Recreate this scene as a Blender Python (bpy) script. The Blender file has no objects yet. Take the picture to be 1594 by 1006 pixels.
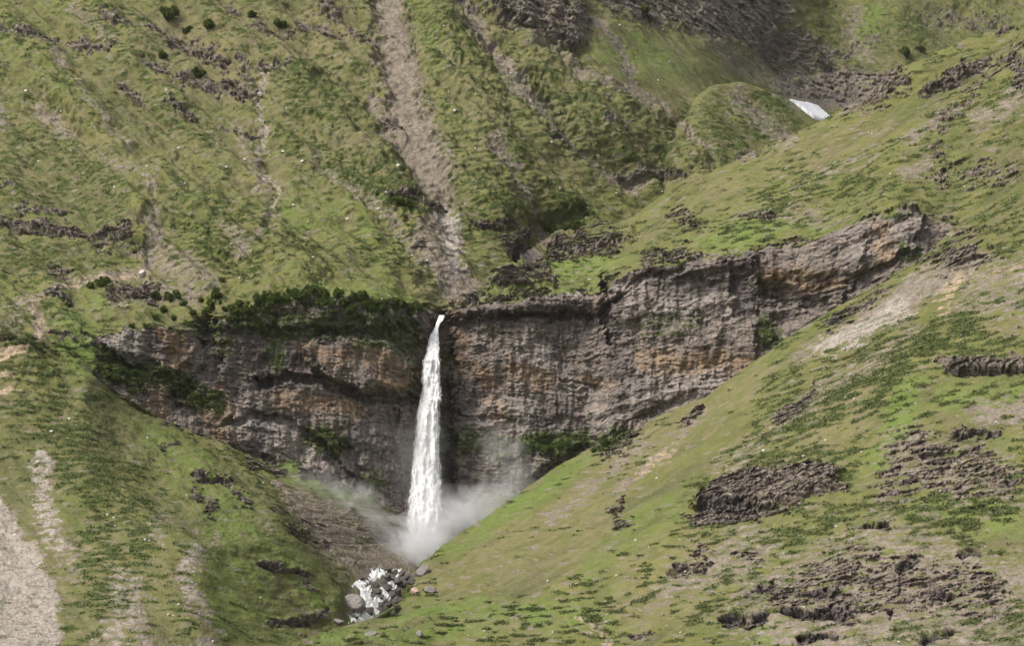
import bpy, math, random
import numpy as np
from mathutils import Vector, Matrix

# ------------------------------------------------------------------ camera, sky, sun, exposure
W, H = 1594.0, 1006.0
FPX = 2975.0                                   # focal length in photograph pixels
CX, CY = 797.0, 503.0
sc = bpy.context.scene
COL = sc.collection
cam_d = bpy.data.cameras.new('camera')
cam_d.sensor_width = 36.0
cam_d.lens = FPX / W * 36.0
cam_d.clip_start = 1.0
cam_d.clip_end = 20000.0
cam = bpy.data.objects.new('camera', cam_d)
cam.rotation_euler = (math.radians(90), 0, 0)
COL.objects.link(cam)
sc.camera = cam

SUN_EL, SUN_AZ = 50.0, 232.0                   # azimuth measured like a compass, north = +Y (away from the camera)
world = bpy.data.worlds.new('World')
sc.world = world
world.use_nodes = True
wn = world.node_tree
wn.nodes.clear()
wo = wn.nodes.new('ShaderNodeOutputWorld')
wb = wn.nodes.new('ShaderNodeBackground')
ws = wn.nodes.new('ShaderNodeTexSky')
ws.sky_type = 'NISHITA'
ws.sun_disc = False
ws.sun_elevation = math.radians(SUN_EL)
ws.sun_rotation = math.radians(SUN_AZ)
ws.dust_density = 4.0
ws.air_density = 1.0
ws.ozone_density = 1.0
wh = wn.nodes.new('ShaderNodeHueSaturation')
wh.inputs['Saturation'].default_value = 0.22
wb.inputs['Strength'].default_value = 0.125
wn.links.new(ws.outputs[0], wh.inputs['Color'])
wn.links.new(wh.outputs[0], wb.inputs['Color'])
wn.links.new(wb.outputs[0], wo.inputs['Surface'])

sun_d = bpy.data.lights.new('sun', 'SUN')
sun_d.energy = 2.2
sun_d.angle = math.radians(16)
sun_d.color = (1.0, 0.94, 0.83)
sun = bpy.data.objects.new('sun', sun_d)
_az, _el = math.radians(SUN_AZ), math.radians(SUN_EL)
_dir = Vector((math.sin(_az) * math.cos(_el), math.cos(_az) * math.cos(_el), math.sin(_el)))
sun.rotation_euler = _dir.to_track_quat('Z', 'Y').to_euler()
COL.objects.link(sun)

sc.view_settings.view_transform = 'Standard'
sc.view_settings.look = 'None'
sc.view_settings.exposure = 0.78
sc.view_settings.gamma = 1.0
sc.cycles.max_bounces = 6
sc.cycles.diffuse_bounces = 3
sc.cycles.volume_bounces = 4
sc.cycles.volume_step_rate = 1.0
sc.cycles.volume_max_steps = 256

STEP = 1.5                                     # grid spacing of the hillsides, photograph pixels
rng = np.random.default_rng(7)
random.seed(7)

# ------------------------------------------------------------------ noise tables
def spectral(n, lo, beta, seed):
    r = np.random.default_rng(seed)
    F = np.fft.rfft2(r.standard_normal((n, n)))
    fy = np.fft.fftfreq(n)[:, None]; fx = np.fft.rfftfreq(n)[None, :]
    f = np.sqrt(fx * fx + fy * fy); f[0, 0] = 1
    amp = f ** -beta
    amp[f < lo] = 0
    a = np.fft.irfft2(F * amp, s=(n, n))
    return (a / a.std()).astype(np.float32)
NT = 2048
TEX_S = spectral(NT, 1 / 64, 1.9, 1)           # smooth hills
TEX_R = spectral(NT, 1 / 64, 1.25, 2)          # rough
def lookup(T, u, v):
    n = T.shape[0]
    u = np.mod(u, n); v = np.mod(v, n)
    i = np.floor(u).astype(np.int32); j = np.floor(v).astype(np.int32)
    fu = (u - i).astype(np.float32); fv = (v - j).astype(np.float32)
    i %= n; j %= n
    i1 = (i + 1) % n; j1 = (j + 1) % n
    return (T[j, i] * (1 - fu) + T[j, i1] * fu) * (1 - fv) + (T[j1, i] * (1 - fu) + T[j1, i1] * fu) * fv
def fb(u, v, Lu, Lv=None, seed=0, T=None):
    """noise of about unit spread whose largest features are Lu by Lv metres"""
    T = TEX_S if T is None else T
    Lv = Lu if Lv is None else Lv
    a = u / Lu * 64; b = v / Lv * 64
    s = seed * 137.31
    c1, s1 = math.cos(.13), math.sin(.13)
    if Lu != Lv: c1, s1 = 1.0, 0.0
    x = lookup(T, a * c1 - b * s1 + s, a * s1 + b * c1 + s * 1.7)
    y = lookup(T, a * .79 + 511 + s * 2.3, b * .83 + 97 + s)
    return (x + y) * 0.7071
def ss(x, a, b):
    t = np.clip((x - a) / (b - a), 0, 1)
    return t * t * (3 - 2 * t)
def worley(n, cells, seed):
    r = np.random.default_rng(seed)
    p = r.random((cells, cells, 2)).astype(np.float32); h = r.random((cells, cells)).astype(np.float32)
    g = (np.arange(n) + .5) / n * cells
    X, Y = np.meshgrid(g, g)
    ix = np.floor(X).astype(int); iy = np.floor(Y).astype(int)
    d1 = np.full((n, n), 9.0); d2 = np.full((n, n), 9.0); v = np.zeros((n, n))
    for dy in (-1, 0, 1):
        for dx in (-1, 0, 1):
            cx, cy = (ix + dx), (iy + dy)
            q = p[cy % cells, cx % cells]
            d = np.maximum(abs(cx + q[..., 0] - X), abs(cy + q[..., 1] - Y)) * .6 + .4 * np.hypot(cx + q[..., 0] - X, cy + q[..., 1] - Y)
            m = d < d1
            d2 = np.where(m, d1, np.minimum(d2, d))
            v = np.where(m, h[cy % cells, cx % cells], v)
            d1 = np.where(m, d, d1)
    return np.clip((d2 - d1) * 2.2, 0, 1).astype(np.float32), v.astype(np.float32)
WEDGE, WVAL = worley(1024, 64, 5)               # 16 texels to a block
def blocks(u, v, Lu, Lv, seed=0):
    a = u / Lu * 16 + seed * 71.3; b = v / Lv * 16 + seed * 191.7
    return lookup(WEDGE, a, b), lookup(WVAL, a, b)

# ------------------------------------------------------------------ ground cover maps (polygons and strokes laid on the hillsides)
CR = 2.0; OX, OY = -300, -300
CWd, CHt = int(2200 / CR), int(1650 / CR)
CH = {}
def chan(k):
    if k not in CH: CH[k] = np.zeros((CHt, CWd), np.float32)
    return CH[k]
def _win(pts, pad):
    xs = [p[0] for p in pts]; ys = [p[1] for p in pts]
    i0 = max(0, int((min(xs) - pad - OX) / CR)); i1 = min(CWd, int((max(xs) + pad - OX) / CR) + 2)
    j0 = max(0, int((min(ys) - pad - OY) / CR)); j1 = min(CHt, int((max(ys) + pad - OY) / CR) + 2)
    X, Y = np.meshgrid(np.arange(i0, i1) * CR + OX, np.arange(j0, j1) * CR + OY)
    return i0, i1, j0, j1, X, Y
def _seg(X, Y, a, b):
    dx, dy = b[0] - a[0], b[1] - a[1]
    t = np.clip(((X - a[0]) * dx + (Y - a[1]) * dy) / (dx * dx + dy * dy + 1e-6), 0, 1)
    return np.hypot(X - a[0] - t * dx, Y - a[1] - t * dy), t
def _put(A, m, val, mode):
    if mode == 'max': return np.maximum(A, m * val)
    if mode == 'add': return A + m * val
    return A * (1 - m) + val * m                # 'set'
def S(k, pts, w, val=1.0, f=4.0, mode='max', w2=None):
    """stroke of half width w (tapering to w2) with a soft edge f"""
    ws_ = np.linspace(w, w if w2 is None else w2, len(pts))
    i0, i1, j0, j1, X, Y = _win(pts, max(ws_) + f + 2)
    m = np.zeros(X.shape, np.float32)
    for n in range(len(pts) - 1):
        d, t = _seg(X, Y, pts[n], pts[n + 1])
        ww = ws_[n] * (1 - t) + ws_[n + 1] * t
        m = np.maximum(m, np.clip((ww + f - d) / (f + 1e-3), 0, 1))
    A = chan(k)
    A[j0:j1, i0:i1] = _put(A[j0:j1, i0:i1], m, val, mode)
def P(k, pts, val=1.0, f=8.0, mode='max'):
    """polygon with an edge f wide"""
    i0, i1, j0, j1, X, Y = _win(pts, f + 2)
    ins = np.zeros(X.shape, bool); d = np.full(X.shape, 1e9)
    q = pts + [pts[0]]
    for a, b in zip(q[:-1], q[1:]):
        d = np.minimum(d, _seg(X, Y, a, b)[0])
        if a[1] != b[1]:
            c = (a[1] > Y) != (b[1] > Y)
            ins ^= c & (X < (b[0] - a[0]) * (Y - a[1]) / (b[1] - a[1]) + a[0])
    s = np.where(ins, d, -d)
    m = np.clip(s / (2 * f) + .5, 0, 1).astype(np.float32)
    A = chan(k)
    A[j0:j1, i0:i1] = _put(A[j0:j1, i0:i1], m, val, mode)
def samp(k, px, py):
    A = chan(k)
    u = np.clip((px - OX) / CR, 0, CWd - 2); v = np.clip((py - OY) / CR, 0, CHt - 2)
    i = u.astype(np.int32); j = v.astype(np.int32)
    fu = u - i; fv = v - j
    return (A[j, i] * (1 - fu) + A[j, i + 1] * fu) * (1 - fv) + (A[j + 1, i] * (1 - fu) + A[j + 1, i + 1] * fu) * fv

exec_maps = None
#MAPS
# --- cliffs
P('cliffrock', [(150, 525), (185, 516), (240, 508), (320, 498), (400, 482), (480, 470), (560, 468), (620, 470), (665, 480), (688, 490), (720, 500), (830, 520), (830, 800), (690, 850), (620, 800), (560, 768), (500, 752), (455, 718), (372, 708), (262, 665), (190, 622), (150, 590)], 1, 3)
P('cliffrock', [(688, 487), (710, 480), (770, 470), (860, 460), (930, 455), (950, 432), (1000, 418), (1060, 408), (1130, 403), (1175, 388), (1250, 374), (1310, 356), (1350, 335), (1400, 322), (1440, 335), (1490, 352), (1480, 372), (1440, 400), (1370, 440), (1300, 480), (1195, 552), (1100, 622), (1060, 640), (960, 700), (900, 760), (800, 860), (700, 900)], 1, 3)
# --- bare scree, gullies and trails on the back slope
P('scree', [(588, -60), (622, -60), (632, 10), (640, 60), (656, 130), (664, 175), (690, 215), (704, 250), (700, 300), (680, 310), (650, 262), (622, 235), (604, 205), (596, 150), (590, 90), (584, 30)], 1.05, 12)
S('scree', [(575, 150), (612, 215), (660, 285)], 7, .9, 7)
S('scree', [(697, 318), (670, 345), (645, 372)], 5, 1, 5)
P('scree', [(640, 378), (690, 325), (716, 345), (722, 378), (716, 405), (745, 445), (740, 470), (700, 478), (672, 425), (655, 400)], 1.3, 7)
S('pale', [(697, 320), (702, 380), (706, 420)], 12, .8, 12)
S('scree', [(715, 0), (740, 38), (762, 66), (800, 128), (842, 166)], 10, .95, 8, w2=9)
S('scree', [(842, 166), (872, 205), (905, 232), (950, 265), (1000, 290)], 5, .8, 7)
S('scree', [(770, 225), (786, 262), (806, 292)], 8, .85, 7); S('scree', [(806, 292), (832, 328), (856, 358)], 4, .75, 6)
S('scree', [(828, 62), (890, 112), (950, 140), (990, 160), (1040, 175)], 7, .65, 8)
S('scree', [(922, 18), (960, 58), (978, 92), (982, 130)], 4, .9, 5); S('scree', [(982, 130), (1042, 172), (1072, 200), (1112, 248)], 3, .8, 5)
S('rock', [(945, 40), (972, 80), (984, 110), (981, 135)], 2, .6, 3)
S('scree', [(1110, 60), (1150, 95), (1210, 125), (1240, 160)], 10, .5, 12)
S('scree', [(408, 112), (413, 135), (404, 155), (405, 178), (411, 205)], 1.6, 1, 2.5); S('scree', [(411, 205), (402, 240), (415, 262), (437, 288), (434, 322)], 2, .9, 3); S('scree', [(412, 262), (420, 320), (416, 362), (392, 400)], 2, .8, 4)
S('pale', [(408, 112), (404, 155), (411, 205), (402, 240), (437, 288), (430, 340)], 3, .5, 4)
S('scree', [(370, 190), (390, 250), (405, 290)], 3, .6, 8)
S('scree', [(115, 10), (145, 45), (175, 75)], 4, .6, 7)
S('scree', [(60, 165), (85, 188), (110, 212)], 6, .75, 7); S('scree', [(120, 130), (160, 185), (205, 235)], 2.5, .6, 5)
S('scree', [(92, 85), (95, 102)], 7, .8, 6); S('scree', [(0, 172), (4, 190)], 6, .7, 6)
S('scree', [(243, 268), (238, 308)], 2.5, .8, 4); P('scree', [(236, 322), (252, 335), (258, 372), (240, 412), (212, 426), (222, 388), (232, 350)], .95, 7)
P('scree', [(348, 362), (372, 366), (392, 392), (380, 414), (362, 408), (360, 385)], .9, 6)
S('scree', [(215, 272), (160, 250)], 3, .5, 6)
S('scree', [(262, 405), (300, 425), (322, 445)], 14, .6, 12)
S('scree', [(500, 262), (560, 305), (610, 345), (650, 395)], 3, .7, 5)
S('scree', [(480, 235), (500, 262)], 3, .5, 5)
S('scree', [(690, 80), (700, 110)], 3, .4, 6)
# the path and the terraces on the left shoulder
S('scree', [(225, 420), (190, 425), (130, 440), (95, 452), (66, 466), (50, 476)], 5, 1.1, 4); S('scree', [(50, 476), (58, 500), (62, 522), (56, 545)], 5, 1.1, 5); S('tan', [(225, 420), (130, 440), (66, 466), (50, 476), (62, 522), (56, 545)], 4, .45, 4)
S('scree', [(40, 470), (20, 500), (12, 530)], 9, .5, 14)
P('tan', [(-80, 556), (20, 554), (26, 554), (48, 556), (44, 567), (10, 572), (-80, 574)], 1.5, 1.5); P('tan', [(-80, 584), (8, 584), (24, 591), (12, 596), (-80, 596)], 1.5, 1.5); P('tan', [(-80, 604), (14, 606), (46, 614), (18, 617), (-80, 620)], 1.5, 1.5)
S('scree', [(190, 470), (240, 455), (300, 460)], 12, .55, 14)
# pale scree in the lower left
P('scree', [(-200, 760), (0, 772), (22, 790), (34, 822), (62, 862), (84, 900), (96, 940), (92, 985), (82, 1030), (-200, 1200)], 1.2, 6)
P('pale', [(-200, 760), (0, 772), (22, 790), (34, 822), (62, 862), (84, 900), (96, 940), (92, 985), (82, 1030), (-200, 1200)], .6, 8)
S('scree', [(62, 712), (76, 724)], 8, .95, 5); S('scree', [(66, 740), (66, 790), (84, 840), (110, 855)], 9, .62, 16); S('pale', [(62, 712), (66, 790), (84, 840)], 10, .7, 10)
S('scree', [(98, 862), (118, 895)], 8, .5, 12)
S('scree', [(186, 895), (182, 960), (172, 1020)], 4, .62, 16, w2=14); S('scree', [(205, 905), (212, 960), (222, 1020)], 5, .66, 14, w2=12); S('pale', [(190, 900), (195, 1010)], 14, .35, 16)
S('scree', [(246, 835), (250, 800)], 9, .5, 9)
S('scree', [(310, 858), (292, 885), (294, 925), (318, 968)], 5, .66, 13); S('pale', [(310, 858), (292, 885), (294, 925)], 7, .6, 9); S('scree', [(345, 830), (318, 860)], 2, .6, 3)
S('scree', [(255, 1006), (330, 1004)], 4, .6, 5)
# basin below the fall
P('bscree', [(415, 745), (470, 760), (540, 790), (600, 800), (700, 790), (800, 760), (800, 830), (660, 885), (620, 905), (560, 905), (525, 885), (500, 855), (455, 800)], .95, 10)
P('bscree', [(548, 900), (600, 880), (650, 885), (640, 925), (600, 955), (560, 972), (540, 960)], .8, 6)
# ---- rock outcrops, back slope
for s_ in ([(0, 58), (40, 62), (86, 66)], [(110, 66), (150, 72), (172, 76)], [(232, 40), (268, 66), (300, 76), (338, 90), (352, 96)], [(222, 98), (262, 108)], [(272, 122), (318, 130), (362, 140), (396, 146)], [(376, 92), (384, 110), (390, 128)], [(398, 40), (432, 54), (450, 50)], [(466, 36), (500, 44), (526, 52)], [(404, 104), (430, 108), (450, 104)], [(355, 12), (372, 28)], [(496, 10), (530, 24)], [(540, 46), (576, 66)], [(190, 130), (220, 150)], [(262, 160), (300, 182)], [(350, 195), (400, 205)], [(0, 288), (24, 286)], [(30, 326), (60, 326)], [(70, 322), (100, 326)], [(590, 186), (622, 192)], [(608, 312), (650, 322), (690, 318)], [(736, 346), (790, 350), (830, 356)], [(976, 268), (1010, 272), (1056, 278)], [(1150, 244), (1180, 234)], [(866, 204), (884, 218)], [(940, 192), (970, 196)], [(650, 380), (655, 392)], [(160, 30), (200, 44)]):
    S('rock', s_, 3.2, .95, 5)
S('rock', [(0, 348), (60, 352), (100, 358), (200, 366)], 5, .95, 7); S('rock', [(150, 380), (212, 388)], 4, .5, 6)
S('rock', [(255, 52), (330, 82)], 9, .55, 10); S('rock', [(280, 122), (395, 142)], 6, .5, 10)
P('rock', [(745, -40), (752, 12), (776, 30), (800, 48), (838, 58), (862, 72), (884, 82), (904, 80), (920, 56), (914, 30), (896, 8), (890, -40)], .9, 8); P('rock', [(700, -40), (710, 8), (745, 20), (750, -40)], .5, 8)
P('rock', [(920, -60), (940, 10), (980, 22), (1010, 36), (1060, 40), (1080, 50), (1130, 62), (1170, 76), (1200, 60), (1230, 20), (1240, -60)], .9, 8)
P('rock', [(1160, 60), (1188, 50), (1240, 44), (1280, 62), (1310, 92), (1290, 110), (1250, 120), (1220, 138), (1200, 110), (1180, 90)], .85, 8)
P('dark', [(1180, 48), (1230, 50), (1236, 74), (1204, 96), (1190, 84)], .9, 6)
P('rock', [(1210, 140), (1240, 118), (1290, 102), (1350, 104), (1400, 110), (1420, 130), (1390, 150), (1330, 175), (1270, 170)], .95, 7)
S('dark', [(1226, 140), (1262, 156), (1300, 160), (1330, 150)], 9, .7, 8)
S('rock', [(1310, 88), (1345, 62), (1365, 55)], 4, .7, 5); S('rock', [(1450, 26), (1500, 30), (1560, 40)], 7, .5, 9)
S('scree', [(1330, 20), (1322, 60), (1350, 80)], 8, .55, 10); S('lush', [(1360, 20), (1348, 45), (1340, 62)], 12, 1.2, 12)
P('rock', [(775, 372), (800, 368), (850, 375), (845, 412), (812, 412), (790, 398)], .9, 6); S('dark', [(800, 388), (830, 398)], 9, .9, 8)
# left shoulder knob, basin outcrops
S('rock', [(185, 455), (215, 448), (240, 462)], 11, .8, 9); S('rock', [(80, 422), (108, 428)], 5, .8, 5); S('rock', [(75, 462), (105, 468), (100, 480)], 5, .7, 6); S('rock', [(76, 530), (140, 532)], 1.6, 1, 2)
S('dark', [(110, 475), (112, 484)], 4, .6, 5)
for s_ in ([(296, 748), (330, 758), (350, 766)], [(300, 768), (312, 782)], [(360, 780), (385, 800)], [(326, 796), (334, 800)], [(420, 806), (445, 808)], [(444, 832), (480, 838)], [(494, 850), (510, 856)], [(404, 880), (430, 890)], [(432, 892), (470, 910)], [(460, 920), (482, 930)], [(426, 968), (455, 976), (496, 970)], [(470, 812), (500, 822)], [(256, 705), (270, 702)], [(385, 715), (396, 730)], [(405, 725), (440, 728)], [(500, 965), (512, 975)], [(250, 660), (262, 668)]):
    S('rock', s_, 3, .95, 4)
# ---- right hillside
P('rock', [(762, 446), (775, 424), (800, 416), (850, 420), (868, 430), (850, 440), (800, 446)], .85, 4)
P('rock', [(836, 400), (852, 374), (880, 366), (950, 366), (985, 372), (950, 392), (900, 398), (880, 404)], .8, 7)
S('rock', [(700, 474), (760, 462), (850, 452)], 3, .7, 4)
S('rock', [(1005, 400), (1060, 398), (1110, 404)], 6, .8, 6); S('rock', [(1050, 330), (1080, 345), (1070, 360)], 9, .45, 10)
S('rock', [(1444, 136), (1470, 122), (1500, 106), (1530, 94)], 7, .95, 6); S('rock', [(1390, 130), (1410, 122)], 4, .8, 5)
S('rock', [(1552, 50), (1566, 46)], 3, .7, 3)
S('rock', [(1590, 60), (1560, 90), (1520, 130), (1480, 180), (1455, 240)], 6, .5, 8)
S('rock', [(1580, 95), (1600, 130)], 10, .8, 10); S('scree', [(1580, 140), (1560, 175), (1520, 185)], 8, .6, 10)
S('scree', [(1490, 170), (1440, 205), (1410, 218)], 5, .7, 8); S('scree', [(1450, 252), (1420, 270), (1405, 272)], 8, .7, 9)
P('rock', [(1450, 265), (1500, 255), (1570, 250), (1600, 262), (1580, 285), (1520, 285), (1460, 290)], .55, 10)
S('scree', [(1320, 195), (1350, 205), (1390, 195)], 3, .4, 6); S('scree', [(1240, 290), (1300, 262), (1360, 240)], 4, .4, 8)
S('scree', [(1150, 340), (1220, 330), (1290, 340)], 6, .4, 12); S('rock', [(1160, 342), (1200, 338)], 5, .6, 6)
S('rock', [(1130, 402), (1180, 392), (1240, 376)], 3, .6, 4)
P('rock', [(1440, 335), (1500, 345), (1530, 370), (1560, 400), (1500, 420), (1440, 420), (1420, 400), (1450, 380)], .55, 14)
# pale scree chute beside the cliff
P('scree', [(1490, 392), (1540, 400), (1500, 440), (1440, 470), (1400, 505), (1330, 535), (1260, 560), (1232, 560), (1290, 520), (1350, 480), (1420, 430)], .95, 10); S('pale', [(1400, 480), (1345, 518), (1290, 540)], 12, .8, 12)
P('scree', [(1470, 420), (1594, 400), (1700, 400), (1700, 490), (1594, 500), (1540, 500), (1480, 480)], .58, 20)
S('tan', [(1490, 440), (1476, 462), (1462, 490)], 8, .8, 10); S('tan', [(1490, 440), (1540, 420), (1580, 415)], 6, .4, 10)
S('rock', [(1370, 455), (1320, 485), (1290, 508)], 5, .7, 7)
S('scree', [(1380, 560), (1300, 600), (1230, 650), (1170, 700), (1120, 760)], 8, .55, 14); S('scree', [(1420, 520), (1330, 580)], 6, .5, 10)
S('scree', [(960, 770), (1040, 700), (1090, 640)], 4, .7, 7); S('scree', [(1000, 690), (930, 750), (860, 810)], 6, .6, 8); S('tan', [(1060, 690), (1000, 740)], 6, .5, 10)
P('rock', [(925, 700), (930, 662), (955, 645), (1000, 660), (975, 700), (945, 718)], .9, 6)
S('rock', [(1270, 608), (1240, 635), (1210, 655)], 4, .9, 5); S('rock', [(1085, 640), (1060, 660)], 3, .8, 4); S('rock', [(970, 780), (955, 800)], 3, .8, 4); S('rock', [(950, 812), (985, 815)], 3, .7, 5)
P('rock', [(1450, 566), (1480, 560), (1594, 560), (1700, 558), (1700, 580), (1594, 580), (1500, 582), (1465, 575)], 1, 3)
P('rock', [(1072, 800), (1090, 770), (1130, 745), (1180, 735), (1250, 722), (1300, 735), (1320, 760), (1280, 775), (1230, 790), (1180, 810), (1110, 825), (1075, 815)], 1, 6)
S('dark', [(1085, 790), (1140, 795), (1160, 790)], 7, .8, 7)
P('scree', [(1120, 745), (1180, 730), (1130, 700), (1100, 730)], .5, 10)
P('rock', [(1385, 680), (1420, 665), (1460, 680), (1520, 690), (1570, 720), (1600, 760), (1540, 790), (1480, 780), (1430, 760), (1390, 780), (1360, 780), (1380, 720)], .6, 12)
P('scree', [(1385, 680), (1420, 665), (1460, 690), (1530, 700), (1594, 740), (1594, 790), (1480, 780), (1430, 740), (1360, 780), (1380, 720)], .55, 18)
S('rock', [(1484, 673), (1510, 671), (1555, 676)], 3, 1, 3); S('scree', [(1530, 640), (1594, 640), (1680, 650)], 12, .7, 12)
P('scree', [(1310, 830), (1370, 800), (1440, 820), (1490, 850), (1560, 870), (1680, 860), (1680, 1100), (1230, 1100), (1180, 1000), (1120, 960), (1150, 900), (1230, 870)], .58, 20)
P('rock', [(1250, 890), (1330, 860), (1400, 870), (1480, 880), (1560, 900), (1560, 960), (1420, 940), (1340, 960), (1240, 965), (1180, 930)], .65, 16)
P('scree', [(1050, 890), (1110, 850), (1160, 820), (1220, 850), (1180, 900), (1080, 920), (1000, 960), (1000, 940)], .6, 14)
S('rock', [(1044, 896), (1070, 896), (1100, 884)], 3, .95, 4); S('rock', [(1150, 866), (1180, 872)], 4, .6, 5); S('rock', [(1090, 855), (1084, 870)], 4, .6, 6)
S('rock', [(980, 990), (1010, 984)], 2.5, .9, 3)
for s_ in ([(1230, 958), (1260, 962), (1300, 958)], [(1290, 950), (1320, 952)], [(1130, 968), (1160, 972), (1190, 964)], [(1165, 922), (1200, 916)], [(1270, 928), (1290, 926)], [(1390, 958), (1385, 950)], [(1240, 1000), (1300, 990)], [(1450, 920), (1480, 930)], [(1380, 820), (1350, 818)], [(1420, 870), (1400, 885)], [(1500, 864), (1520, 860)], [(1440, 1000), (1480, 985)]):
    S('rock', s_, 4, 1, 4); S('dark', s_, 5, 1.3, 5); S('relief', s_, 3.5, -2.4, 4, 'add')  # carved crevices, with their black shadow painted in as well
S('dry', [(560, 975), (700, 965), (800, 975)], 4, .6, 8)
S('scree', [(900, 965), (930, 985), (955, 1008)], 1.8, .9, 3); S('tan', [(900, 965), (955, 1008)], 3, .5, 4)
S('scree', [(760, 958), (768, 968)], 2, .5, 4); S('rock', [(455, 982), (470, 990)], 2, .3, 5)

# ---- vegetation: low dark shrubs (density), lush grass, dry grass
P('shrub', [(-300, -300), (1900, -300), (1900, 1300), (-300, 1300)], .38, 2, 'set')
for p_, v_ in (([(0, 190), (90, 200), (170, 260), (200, 330), (130, 340), (0, 320)], .72), ([(150, 110), (240, 150), (330, 190), (360, 240), (300, 230), (200, 200), (150, 160)], .7), ([(436, 110), (480, 100), (540, 150), (560, 210), (500, 200), (450, 170)], .85),
               ([(420, 190), (520, 220), (600, 260), (670, 300), (680, 330), (620, 330), (540, 290), (450, 240)], .72), ([(560, 250), (640, 260), (680, 310), (620, 330), (570, 300)], .9), ([(250, 300), (320, 290), (400, 370), (440, 420), (360, 430), (290, 380)], .72),
               ([(0, 370), (180, 375), (230, 390), (180, 420), (60, 440), (0, 450)], .7), ([(0, 440), (50, 480), (40, 550), (0, 560)], .7), ([(640, 20), (720, 60), (780, 150), (840, 210), (800, 300), (740, 310), (690, 240), (660, 150), (650, 80)], .6),
               ([(780, 110), (860, 130), (940, 150), (990, 180), (980, 210), (900, 200), (830, 170)], .75), ([(850, 215), (960, 215), (1060, 240), (1060, 270), (960, 270), (880, 240)], .75), ([(700, 280), (830, 290), (950, 320), (900, 350), (800, 350), (720, 330)], .68), ([(720, 350), (840, 360), (830, 375), (740, 372)], .8),
               ([(1090, 130), (1180, 135), (1250, 180), (1200, 230), (1110, 240), (1070, 180)], .6), ([(380, 395), (540, 370), (640, 400), (650, 440), (560, 420), (420, 420)], .62),
               ([(100, 560), (220, 640), (200, 700), (60, 680), (0, 640), (0, 570)], .62), ([(60, 660), (260, 700), (300, 790), (240, 830), (150, 830), (100, 780), (60, 720)], .66), ([(90, 820), (250, 830), (230, 900), (160, 1006), (90, 1006), (110, 920)], .74), ([(0, 640), (60, 680), (40, 760), (0, 760)], .6),
               ([(1330, 60), (1450, 20), (1490, 60), (1450, 90), (1380, 85)], .7), ([(1250, 60), (1380, 90), (1400, 110), (1290, 100)], .6),
               ([(1150, 270), (1300, 240), (1420, 290), (1560, 290), (1594, 330), (1500, 380), (1440, 330), (1300, 340), (1180, 370)], .58), ([(1440, 150), (1594, 120), (1594, 240), (1480, 250)], .55), ([(1500, 300), (1594, 290), (1594, 400), (1540, 400)], .66),
               ([(1400, 490), (1460, 490), (1594, 520), (1594, 555), (1460, 555), (1420, 590), (1300, 650), (1200, 700), (1100, 770), (1040, 760), (1150, 670), (1300, 560)], .66), ([(1330, 620), (1440, 610), (1440, 650), (1380, 660)], .66), ([(1450, 590), (1594, 590), (1594, 640), (1460, 630)], .66),
               ([(1180, 700), (1320, 690), (1340, 770), (1260, 730), (1190, 735)], .75), ([(1240, 800), (1400, 770), (1440, 760), (1594, 780), (1594, 860), (1480, 850), (1400, 800), (1300, 860), (1190, 880), (1150, 850)], .68), ([(1100, 900), (1230, 870), (1200, 960), (1080, 960)], .6), ([(1390, 960), (1594, 920), (1594, 1006), (1380, 1006)], .7), ([(1180, 560), (1300, 520), (1230, 600), (1100, 700), (1060, 700)], .42)):
    P('shrub', p_, v_, 14, 'set')
P('shrub', [(1085, 132), (1180, 134), (1250, 180), (1200, 235), (1110, 245), (1060, 190)], .74, 10, 'set')
S('scree', [(1150, 150), (1195, 190), (1228, 222)], 9, .62, 12)
for p_ in ([(960, 560), (1100, 640), (930, 780), (880, 860), (960, 960), (1060, 850), (1050, 760), (1150, 680), (1190, 560)], [(660, 880), (830, 760), (920, 720), (940, 800), (860, 930), (700, 930)], [(880, 30), (1100, 60), (1180, 130), (1080, 160), (960, 150)], [(190, 650), (330, 720), (480, 880), (560, 960), (500, 1000), (400, 980), (300, 900), (330, 820), (260, 740)], [(420, 410), (560, 430), (660, 450), (640, 470), (480, 450)], [(1000, 330), (1290, 190), (1400, 130), (1450, 110), (1400, 180), (1200, 260), (1090, 300)]):
    P('shrub', p_, .04, 16, 'set')
P('shrub', [(1000, 780), (980, 830), (860, 850), (800, 900), (820, 850), (900, 800)], .36, 10, 'set')
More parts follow.
